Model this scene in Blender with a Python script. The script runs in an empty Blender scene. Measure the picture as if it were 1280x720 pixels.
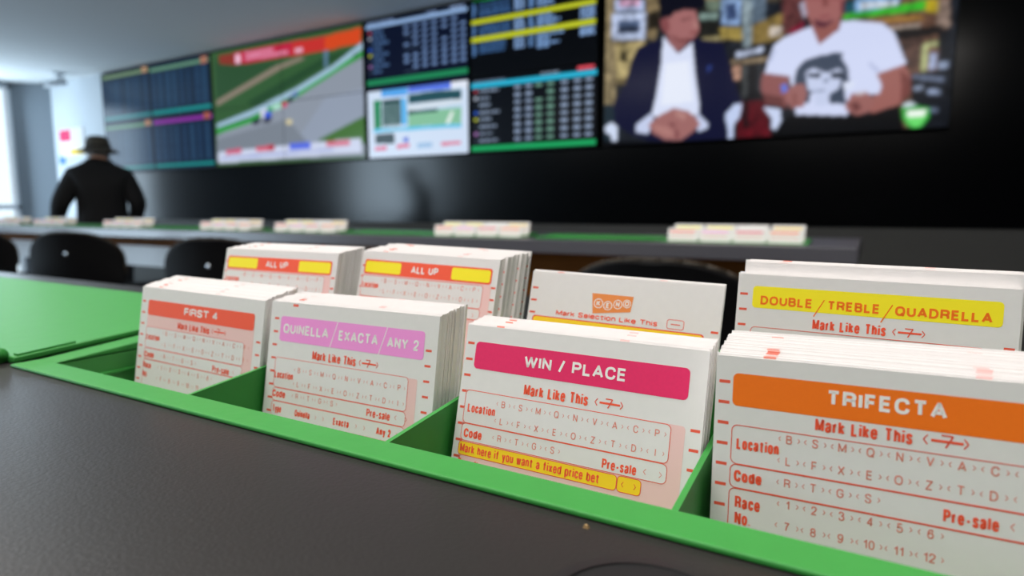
import bpy, bmesh, math, random
import numpy as np
from mathutils import Vector, Matrix
random.seed(7)
C = bpy.context.scene.collection
R = math.radians

# ------------------------------------------------------------------ camera, light, exposure
EYE = 1.0                                   # camera height above the floor
cam_data = bpy.data.cameras.new('camera')
cam_data.sensor_width = 36.0
cam_data.lens = 780 / 1280 * 36.0
cam_data.clip_start = 0.01
cam_data.clip_end = 200
cam_data.dof.use_dof = True
cam_data.dof.focus_distance = 0.195
cam_data.dof.aperture_fstop = 10.5
cam = bpy.data.objects.new('camera', cam_data)
C.objects.link(cam)
cam.matrix_world = Matrix(((0.8674, -0.0614, 0.4938, 0), (0.4976, 0.1070, -0.8608, 0), (0, 0.9924, 0.1234, EYE), (0, 0, 0, 1)))
bpy.context.scene.camera = cam
vs = bpy.context.scene.view_settings
vs.view_transform = 'Standard'
vs.look = 'None'
vs.exposure = 0.0
vs.gamma = 1.0
vs.use_curve_mapping = False

world = bpy.data.worlds.new('world')
bpy.context.scene.world = world
world.use_nodes = True
wn = world.node_tree.nodes['Background']
wn.inputs[0].default_value = (0.80, 0.92, 1.0, 1)
wn.inputs[1].default_value = 1.3

def area(name, loc, rot, sx, sy, power, col):
    l = bpy.data.lights.new(name, 'AREA')
    l.shape = 'RECTANGLE'
    l.size, l.size_y, l.energy, l.color = sx, sy, power, col
    o = bpy.data.objects.new(name, l)
    o.location = loc
    o.rotation_euler = rot
    C.objects.link(o)
    return o
DAY = (0.64, 0.83, 1.0)
# daylight entering through the two glazed bays of the left end wall
area('daylight_front', (-10.95, 3.85, 1.45), (0, R(-90), 0), 2.4, 1.1, 60, DAY)
area('daylight_back', (-10.95, -3.3, 1.45), (0, R(-90), 0), 2.4, 3.2, 330, DAY)
# unseen ceiling panels; the pair behind the camera is added as frontal fill (fixtures are built below)
KEY_FILL_PANELS = [(-1.05, 0.6), (0.22, 0.6), (-2.8, 0.6), (-1.1, -1.3), (0.2, -1.3), (-5.0, -1.4)]
for px, py in KEY_FILL_PANELS:
    area('ceiling_key_fill_light', (px, py, 2.825), (0, 0, 0), 1.15, 0.55, 25, (1.0, 0.97, 0.945))

# ------------------------------------------------------------------ helpers
def lin(h):
    v = [int(h[i:i + 2], 16) / 255 for i in (0, 2, 4)]
    return tuple(x / 12.92 if x <= 0.04045 else ((x + 0.055) / 1.055) ** 2.4 for x in v)

def mat(name, hexcol, rough=0.6, noise=0.0, scale=40, bump=0.0, metal=0.0, spec=0.5, emit=None, estr=1.0):
    m = bpy.data.materials.new(name)
    m.use_nodes = True
    nt = m.node_tree
    b = nt.nodes['Principled BSDF']
    c = lin(hexcol)
    b.inputs['Base Color'].default_value = (*c, 1)
    b.inputs['Roughness'].default_value = rough
    b.inputs['Metallic'].default_value = metal
    b.inputs['Specular IOR Level'].default_value = spec
    if noise or bump:
        t = nt.nodes.new('ShaderNodeTexCoord')
        n = nt.nodes.new('ShaderNodeTexNoise')
        n.inputs['Scale'].default_value = scale
        n.inputs['Detail'].default_value = 4
        nt.links.new(t.outputs['Object'], n.inputs['Vector'])
        if noise:
            r = nt.nodes.new('ShaderNodeValToRGB')
            r.color_ramp.elements[0].color = (*[x * (1 - noise) for x in c], 1)
            r.color_ramp.elements[1].color = (*[min(1, x * (1 + noise)) for x in c], 1)
            nt.links.new(n.outputs['Fac'], r.inputs['Fac'])
            nt.links.new(r.outputs['Color'], b.inputs['Base Color'])
        if bump:
            bp = nt.nodes.new('ShaderNodeBump')
            bp.inputs['Strength'].default_value = bump
            bp.inputs['Distance'].default_value = 0.001
            nt.links.new(n.outputs['Fac'], bp.inputs['Height'])
            nt.links.new(bp.outputs['Normal'], b.inputs['Normal'])
    if emit:
        b.inputs['Emission Color'].default_value = (*lin(emit), 1)
        b.inputs['Emission Strength'].default_value = estr
    return m

M = {
    'paper': mat('paper', 'e4e0de', 0.75, 0.03, 300),
    'coral': mat('print_coral', 'ec5a40', 0.7),
    'coral_pale': mat('print_coral_pale', 'e58a78', 0.7),
    'red': mat('print_red', 'fa5a38', 0.7),
    'orange': mat('print_orange', 'ff7600', 0.7, 0.05, 900),
    'magenta': mat('print_magenta', 'ea2264', 0.7, 0.06, 900),
    'pink': mat('print_pink', 'f898de', 0.7),
    'yellow': mat('print_yellow', 'ffec18', 0.7),
    'amber': mat('print_amber', 'ffd41c', 0.7),
    'blush': mat('print_blush', 'f0c6c2', 0.75),
    'white': mat('print_white', 'f4efec', 0.75),
    'keno': mat('print_logo_orange', 'ef8d45', 0.7),
    'grape': mat('print_grape', '8a6f78', 0.75),
    'green': mat('green_plastic', '34843a', 0.45, 0.05, 120, 0.15, spec=0.22),
    'green_deep': mat('green_plastic_inner', '34843a', 0.5, 0.05, 120),
    'desk': mat('charcoal_laminate', '242221', 0.36, 0.06, 900, 0.10, spec=0.28),
    'desk_edge': mat('charcoal_edging', '2d2c2c', 0.5),
    'far_desk': mat('far_charcoal_laminate', '4a494e', 0.30, 0.05, 60),
    'timber': mat('brown_timber', '7a4716', 0.8, 0.25, 9, spec=0.15),
    'stripe': mat('green_strip', '2c7a3c', 0.5),
    'black': mat('black_plastic', '0a0a0b', 0.4),
    'shell': mat('black_shell', '050506', 0.6, spec=0.12),
    'shell_edge': mat('shell_ply_edge', '38322a', 0.6, spec=0.2),
    'metal': mat('dark_steel', '303236', 0.35, metal=0.9),
    'chrome': mat('bright_rivet', 'c8d0d8', 0.2, metal=1.0),
    'panelw': mat('plain_white', 'fbfcfd', 0.35),
    'wallblack': mat('gloss_black_panel', '030406', 0.18, 0.1, 3, spec=0.24),
    'dado': mat('dark_grey_dado', '4a4844', 0.7, 0.08, 5),
    'wallwhite': mat('white_paint', 'd9dfe4', 0.8, 0.02, 8),
    'walldark': mat('charcoal_paint', '1b1b1d', 0.85, 0.05, 8),
    'wallgrey': mat('grey_paint', '8b949c', 0.8, 0.03, 8),
    'ceil': mat('ceiling_paint', 'e2e4e3', 0.9, 0.01, 4),
    'carpet': mat('grey_bounce_carpet', '77767a', 0.95, 0.2, 120),  # grey lightened so the floor bounces light up to the ceiling
    'frame': mat('white_window_frame', 'e4eaf0', 0.5),
    'jacket': mat('black_jacket', '0b0b0d', 0.85, 0.2, 60),
    'trouser': mat('dark_trousers', '16171c', 0.85, 0.15, 60),
    'hat': mat('olive_grey_felt', '49463e', 0.9, 0.12, 80),
    'band': mat('dark_hat_band', '201e1b', 0.8),
    'skin': mat('skin', 'b98a72', 0.6),
    'hair': mat('grey_hair', '8d8984', 0.8, 0.2, 90),
    'shoe': mat('black_shoe', '101010', 0.4),
    'bezel': mat('black_bezel', '040405', 0.5, spec=0.1),
    'lampface': mat('ceiling_panel_face', 'ffffff', 0.5, emit='fff4e2', estr=3.0),
    'crumb': mat('tan_crumb', '8a7048', 0.8),
    'blueprint': mat('print_blue', '4a8ad0', 0.7),
    'dust': mat('pale_dust', '8c8a86', 0.9),
}
gl = bpy.data.materials.new('window_glass')
gl.use_nodes = True
gb = gl.node_tree.nodes['Principled BSDF']
gb.inputs['Transmission Weight'].default_value = 1.0
gb.inputs['Roughness'].default_value = 0.0
gb.inputs['IOR'].default_value = 1.05
gb.inputs['Base Color'].default_value = (0.95, 0.98, 1, 1)
M['glass'] = gl

class MB:
    """collects faces with material slots, then links them as ONE mesh object"""
    def __init__(s):
        s.v, s.f, s.m, s.names = [], [], [], []
    def slot(s, name):
        if name not in s.names: s.names.append(name)
        return s.names.index(name)
    def add(s, verts, faces, m):
        b = len(s.v)
        k = s.slot(m)
        s.v += [tuple(p) for p in verts]
        s.f += [tuple(b + i for i in f) for f in faces]
        s.m += [k] * len(faces)
    def box(s, x0, x1, y0, y1, z0, z1, m):
        v = [(x, y, z) for z in (z0, z1) for y in (y0, y1) for x in (x0, x1)]
        s.add(v, [(0, 2, 3, 1), (4, 5, 7, 6), (0, 1, 5, 4), (2, 6, 7, 3), (0, 4, 6, 2), (1, 3, 7, 5)], m)
    def hexa(s, v, m):      # 8 corners: bottom ring of 4, top ring of 4 (both counter-clockwise seen from above)
        s.add(v, [(3, 2, 1, 0), (4, 5, 6, 7), (0, 1, 5, 4), (1, 2, 6, 5), (2, 3, 7, 6), (3, 0, 4, 7)], m)
    def prism(s, pts, y0, y1, m, axis='y'):     # polygon in two axes, extruded along the third
        n = len(pts)
        def P(a, b, t): return {'y': (a, t, b), 'x': (t, a, b), 'z': (a, b, t)}[axis]
        v = [P(a, b, y0) for a, b in pts] + [P(a, b, y1) for a, b in pts]
        s.add(v, [tuple(range(n)), tuple(range(2 * n - 1, n - 1, -1))] + [(i, i + n, (i + 1) % n + n, (i + 1) % n) for i in range(n)], m)
    def tube(s, p, q, r0, r1, m, n=12):
        p, q = Vector(p), Vector(q)
        d = (q - p).normalized()
        a = d.orthogonal().normalized()
        b = d.cross(a)
        v = [p + (a * math.cos(t) + b * math.sin(t)) * r0 for t in [2 * math.pi * i / n for i in range(n)]]
        v += [q + (a * math.cos(t) + b * math.sin(t)) * r1 for t in [2 * math.pi * i / n for i in range(n)]]
        s.add(v, [(i, (i + 1) % n, (i + 1) % n + n, i + n) for i in range(n)] + [tuple(range(n - 1, -1, -1)), tuple(range(n, 2 * n))], m)
    def lathe(s, prof, cx, cy, m, n=24, sx=1.0, sy=1.0):
        v = []
        for r, z in prof:
            v += [(cx + r * sx * math.cos(2 * math.pi * i / n), cy + r * sy * math.sin(2 * math.pi * i / n), z) for i in range(n)]
        f = [(j * n + i, j * n + (i + 1) % n, (j + 1) * n + (i + 1) % n, (j + 1) * n + i) for j in range(len(prof) - 1) for i in range(n)]
        s.add(v, f, m)
    def mesh(s, name):
        me = bpy.data.meshes.new(name)
        me.from_pydata(s.v, [], s.f)
        for n in s.names: me.materials.append(M[n])
        me.polygons.foreach_set('material_index', s.m)
        me.update()
        return me
    def fix(s, me):
        b = bmesh.new()
        b.from_mesh(me)
        bmesh.ops.recalc_face_normals(b, faces=b.faces)
        b.to_mesh(me)
        b.free()
    def build(s, name, parent=None, smooth=False, bevel=0.0, fix=True):
        me = s.mesh(name)
        if fix: s.fix(me)
        if smooth: me.polygons.foreach_set('use_smooth', [True] * len(me.polygons))
        return link(name, me, parent, bevel)

def link(name, me, parent=None, bevel=0.0):
    o = bpy.data.objects.new(name, me)
    C.objects.link(o)
    if parent: o.parent = parent
    if bevel:
        bv = o.modifiers.new('bevel', 'BEVEL')
        bv.width = bevel
        bv.segments = 3
        bv.limit_method = 'ANGLE'
    return o

def tag(o, label, cat, group=None):
    o['label'] = label
    o['category'] = cat
    if group: o['group'] = group
    return o

def struct(o):
    o['kind'] = 'structure'
    return o

def root(name, loc=(0, 0, 0), rz=0.0):
    o = bpy.data.objects.new(name, None)
    o.empty_display_size = 0.05
    o.location = loc
    o.rotation_euler = (0, 0, rz)
    C.objects.link(o)
    return o

def copy_tree(o, parent=None):
    c = o.copy()
    C.objects.link(c)
    if parent: c.parent = parent
    for ch in list(o.children):
        copy_tree(ch, c)
    return c


# lettering: a plain grotesque drawn as strokes; skeletons in a unit box (x 0..1 times the width, y 0..1 = capital height)
def _arc(cx, cy, rx, ry, a0, a1, n=10):
    return [(cx + rx * math.cos(R(a0 + (a1 - a0) * i / n)), cy + ry * math.sin(R(a0 + (a1 - a0) * i / n))) for i in range(n + 1)]
XH = .75
def _bowl(x0, x1, y0, y1):      # closed round
    p = []
    for i in range(25):
        a = 2 * math.pi * i / 24
        c, s_ = math.cos(a), math.sin(a)
        p.append(((x0 + x1) / 2 + (x1 - x0) / 2 * math.copysign(abs(c) ** .82, c), (y0 + y1) / 2 + (y1 - y0) / 2 * math.copysign(abs(s_) ** .82, s_)))
    return p
def _smooth(pts, n=5):
    o = []
    P_ = [pts[0]] + list(pts) + [pts[-1]]
    for i in range(1, len(P_) - 2):
        p0, p1, p2, p3 = P_[i - 1:i + 3]
        for k in range(n):
            t = k / n
            o.append(tuple(.5 * (2 * p1[j] + (p2[j] - p0[j]) * t + (2 * p0[j] - 5 * p1[j] + 4 * p2[j] - p3[j]) * t * t + (3 * p1[j] - p0[j] - 3 * p2[j] + p3[j]) * t ** 3) for j in (0, 1)))
    return o + [pts[-1]]
_S = _smooth([(.98, .76), (.80, .96), (.5, 1), (.14, .93), (.06, .74), (.26, .57), (.74, .44), (.95, .26), (.84, .06), (.5, 0), (.16, .05), (0, .26)])
_s = [(x, y * XH) for x, y in _S]
_D = [(0, 0), (0, 1), (.45, 1)] + _arc(.45, .5, .55, .5, 90, -90) + [(0, 0)]
_P = [(0, 0), (0, 1), (.6, 1)] + _arc(.6, .74, .4, .26, 90, -90) + [(0, .48)]
_n = [(0, 0), (0, XH)], [(0, XH * .62)] + _arc(.52, XH * .62, .48, XH * .38, 150, 0) + [(1, 0)]
_o = _bowl(0, 1, 0, XH)
GL = {
    'A': (.60, [[(0, 0), (.5, 1), (1, 0)], [(.19, .30), (.81, .30)]]),
    'B': (.50, [[(0, 0), (0, 1), (.6, 1)] + _arc(.6, .77, .34, .23, 90, -90) + [(0, .54)], [(.6, .54)] + _arc(.62, .27, .38, .27, 90, -90) + [(0, 0)]]),
    'C': (.56, [_smooth([(1, .70), (.86, .93), (.5, 1), (.12, .87), (0, .5), (.12, .13), (.5, 0), (.86, .07), (1, .32)])]),
    'D': (.54, [_D]), 'E': (.44, [[(1, 0), (0, 0), (0, 1), (.97, 1)], [(0, .52), (.9, .52)]]), 'F': (.42, [[(0, 0), (0, 1), (1, 1)], [(0, .50), (.9, .50)]]),
    'G': (.58, [_smooth([(.96, .72), (.84, .93), (.5, 1), (.12, .87), (0, .5), (.12, .13), (.5, 0), (.84, .08), (1, .28)]) + [(1, .46), (.58, .46)]]),
    'I': (0, [[(0, 0), (0, 1)]]), 'K': (.54, [[(0, 0), (0, 1)], [(.96, 1), (0, .36)], [(.34, .56), (1, 0)]]), 'L': (.42, [[(0, 1), (0, 0), (1, 0)]]),
    'M': (.66, [[(0, 0), (0, 1), (.5, .12), (1, 1), (1, 0)]]), 'N': (.52, [[(0, 0), (0, 1), (1, 0), (1, 1)]]), 'O': (.62, [_bowl(0, 1, 0, 1)]), 'P': (.50, [_P]),
    'Q': (.62, [_bowl(0, 1, 0, 1), [(.62, .24), (1.0, -.06)]]), 'R': (.52, [_P, [(.55, .48), (.70, .46), (.92, .36), (.98, 0)]]), 'S': (.52, [_S]), 'T': (.54, [[(0, 1), (1, 1)], [(.5, 1), (.5, 0)]]),
    'U': (.52, [[(0, 1), (0, .34)] + _arc(.5, .34, .5, .34, 180, 360) + [(1, 1)]]), 'V': (.56, [[(0, 1), (.5, 0), (1, 1)]]), 'W': (.86, [[(0, 1), (.26, 0), (.5, .94), (.74, 0), (1, 1)]]),
    'X': (.54, [[(0, 0), (1, 1)], [(0, 1), (1, 0)]]), 'Y': (.56, [[(0, 1), (.5, .44), (1, 1)], [(.5, .44), (.5, 0)]]), 'Z': (.50, [[(0, 1), (1, 1), (0, 0), (1, 0)]]),
    '0': (.44, [_bowl(0, 1, 0, 1)]), '1': (.24, [[(0, .74), (.55, .80), (1, 1), (1, 0)]]), '2': (.44, [_smooth([(0, .70), (.12, .93), (.5, 1), (.90, .90), (.96, .68), (.74, .46), (.2, .18), (0, 0)]) + [(1, 0)]]),
    '3': (.44, [_smooth([(0, .76), (.14, .95), (.5, 1), (.88, .90), (.90, .66), (.5, .54)]), _smooth([(.5, .54), (.94, .42), (.96, .12), (.5, 0), (.12, .06), (0, .24)])]), '4': (.46, [[(.72, 0), (.72, 1), (0, .28), (1, .28)]]),
    '5': (.44, [[(.92, 1), (.18, 1), (.06, .50)] + _smooth([(.06, .50), (.5, .62), (.94, .48), (.96, .16), (.5, 0), (.12, .05), (0, .24)])]), '6': (.44, [_smooth([(.92, .80), (.74, .98), (.4, .98), (.08, .76), (0, .4), (.1, .08), (.5, 0), (.92, .12), (.95, .44), (.6, .62), (.2, .54), (.03, .36)])]),
    '7': (.44, [[(0, 1), (1, 1), (.5, .5), (.34, 0)]]), '8': (.44, [_bowl(.06, .94, .53, 1), _bowl(0, 1, 0, .53)]), '9': (.44, [_smooth([(.06, .18), (.26, .02), (.6, .02), (.92, .24), (1, .6), (.9, .92), (.5, 1), (.08, .88), (.05, .56), (.4, .38), (.8, .46), (.97, .64)])]),
    '/': (.30, [[(0, -.06), (1, 1.06)]]), '.': (.02, [[(0, 0), (0, .06)]]), '-': (.30, [[(0, .36), (1, .36)]]), ' ': (.16, []),
    'a': (.40, [_smooth([(.06, XH * .72), (.18, XH * .95), (.5, XH), (.88, XH * .90), (.94, XH * .66)]) + [(.94, .08), (1.02, 0)], _smooth([(.94, XH * .58), (.5, XH * .50), (.08, XH * .38), (.02, .10), (.3, 0), (.7, .06), (.94, .2)])]),
    'b': (.42, [[(0, 0), (0, 1)], _o]), 'c': (.38, [_smooth([(1, XH * .70), (.82, XH * .96), (.5, XH), (.12, XH * .86), (0, XH * .5), (.12, XH * .14), (.5, 0), (.84, XH * .06), (1, XH * .32)])]), 'd': (.42, [[(1, 0), (1, 1)], _o]),
    'e': (.42, [_smooth([(.02, XH * .52), (.98, XH * .52)], 2) + _smooth([(.98, XH * .56), (.86, XH * .90), (.5, XH), (.12, XH * .86), (0, XH * .5), (.12, XH * .12), (.5, 0), (.84, XH * .08), (.96, XH * .26)])]),
    'f': (.34, [[(.42, 0), (.42, .82)] + _arc(.9, .82, .48, .18, 180, 90), [(-.12, XH - .02), (1.05, XH - .02)]]), 'h': (.38, [[(0, 0), (0, 1)], _n[1]]), 'i': (0, [[(0, 0), (0, XH)], [(0, .92), (0, 1.04)]]), 'k': (.38, [[(0, 0), (0, 1)], [(.95, XH), (0, .26)], [(.35, .42), (1, 0)]]), 'l': (0, [[(0, 0), (0, 1)]]),
    'm': (.68, [_n[0], [(x * .5, y) for x, y in _n[1]], [(.5 + x * .5, y) for x, y in _n[1]]]), 'n': (.38, list(_n)), 'o': (.42, [_o]), 'p': (.42, [[(0, -.24), (0, XH)], _o]), 'r': (.22, [_n[0], [(0, XH * .6)] + _arc(1.0, XH * .55, 1.0, XH * .42, 160, 90)]),
    's': (.36, [_s]), 't': (.34, [[(.42, .95), (.42, .14)] + _arc(.84, .14, .42, .14, 180, 280, 5), [(-.12, XH - .02), (1.05, XH - .02)]]), 'u': (.38, [[(1, XH), (1, 0)], [(0, XH), (0, .26)] + _arc(.5, .26, .5, .26, 180, 340)]),
    'v': (.40, [[(0, XH), (.5, 0), (1, XH)]]), 'w': (.62, [[(0, XH), (.25, 0), (.5, XH * .95), (.75, 0), (1, XH)]]), 'x': (.40, [[(0, 0), (1, XH)], [(0, XH), (1, 0)]]), 'y': (.40, [[(0, XH), (.52, 0)], [(1, XH), (.45, -.18), (.1, -.24)]]), 'q': (.42, [_o, [(1, XH), (1, -.24)]]),
}
def ribbon(pts, w):
    """a stroke of constant width along a polyline, mitred"""
    q = [pts[0]]
    for p in pts[1:]:
        if math.hypot(p[0] - q[-1][0], p[1] - q[-1][1]) > 1e-5: q.append(p)
    for i in range(1, len(q) - 1):          # very sharp corners: two butt-ended strokes instead of a mitre
        a, c = (q[i][0] - q[i - 1][0], q[i][1] - q[i - 1][1]), (q[i + 1][0] - q[i][0], q[i + 1][1] - q[i][1])
        la, lc = math.hypot(*a), math.hypot(*c)
        if (a[0] * c[0] + a[1] * c[1]) / la / lc < -.35:
            e = .30 * w
            v1, f1 = ribbon(q[:i] + [(q[i][0] + a[0] / la * e, q[i][1] + a[1] / la * e)], w)
            v2, f2 = ribbon([(q[i][0] - c[0] / lc * e, q[i][1] - c[1] / lc * e)] + q[i + 1:], w)
            return v1 + v2, f1 + [tuple(len(v1) + j for j in t) for t in f2]
    closed = math.hypot(q[0][0] - q[-1][0], q[0][1] - q[-1][1]) < 1e-4 and len(q) > 3
    if closed: q = q[:-1]
    n = len(q); L_, R_ = [], []
    for i in range(n):
        a = q[i - 1] if (i or closed) else None
        c = q[(i + 1) % n] if (i < n - 1 or closed) else None
        d0 = None if a is None else (q[i][0] - a[0], q[i][1] - a[1])
        d1 = None if c is None else (c[0] - q[i][0], c[1] - q[i][1])
        d0 = d0 or d1; d1 = d1 or d0
        l0, l1 = math.hypot(*d0), math.hypot(*d1)
        n0, n1 = (-d0[1] / l0, d0[0] / l0), (-d1[1] / l1, d1[0] / l1)
        mx, my = n0[0] + n1[0], n0[1] + n1[1]
        k = mx * n0[0] + my * n0[1]
        k = w / 2 / max(k, .45)
        L_.append((q[i][0] + mx * k, q[i][1] + my * k)); R_.append((q[i][0] - mx * k, q[i][1] - my * k))
    f = [(i, (i + 1) % n, n + (i + 1) % n, n + i) for i in range(n if closed else n - 1)]
    return L_ + R_, f
def lettering(body, cap, width=None, weight=.17):
    """vertices and faces of a line of lettering, left edge at 0, baseline at 0"""
    w = weight * cap
    if width is not None and width < cap * .50 * len(body): w *= .84      # condensed setting
    tot = sum(GL[c][0] for c in body) * cap
    for g in (.13, .065):                    # normal setting, or tight when the line is condensed
        gap = g * cap
        sx = 1.0 if width is None else max(.15, (width - len(body) * w - (len(body) - 1) * gap) / max(tot, 1e-6))
        if sx > .85: break
    x = 0.0; vs_, fs_ = [], []
    for c in body:
        gw, strokes = GL[c]
        ww = gw * cap * sx
        for st in strokes:
            pts = [(x + w / 2 + px * ww, w / 2 + py * (cap - w) if 0 <= py <= 1 else (w / 2 + py * cap if py < 0 else w / 2 + (cap - w) + (py - 1) * cap)) for px, py in st]
            v, f = ribbon(pts, w)
            b = len(vs_); vs_ += v; fs_ += [tuple(b + i for i in t) for t in f]
        x += ww + w + gap
    return vs_, fs_, x - gap

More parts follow.
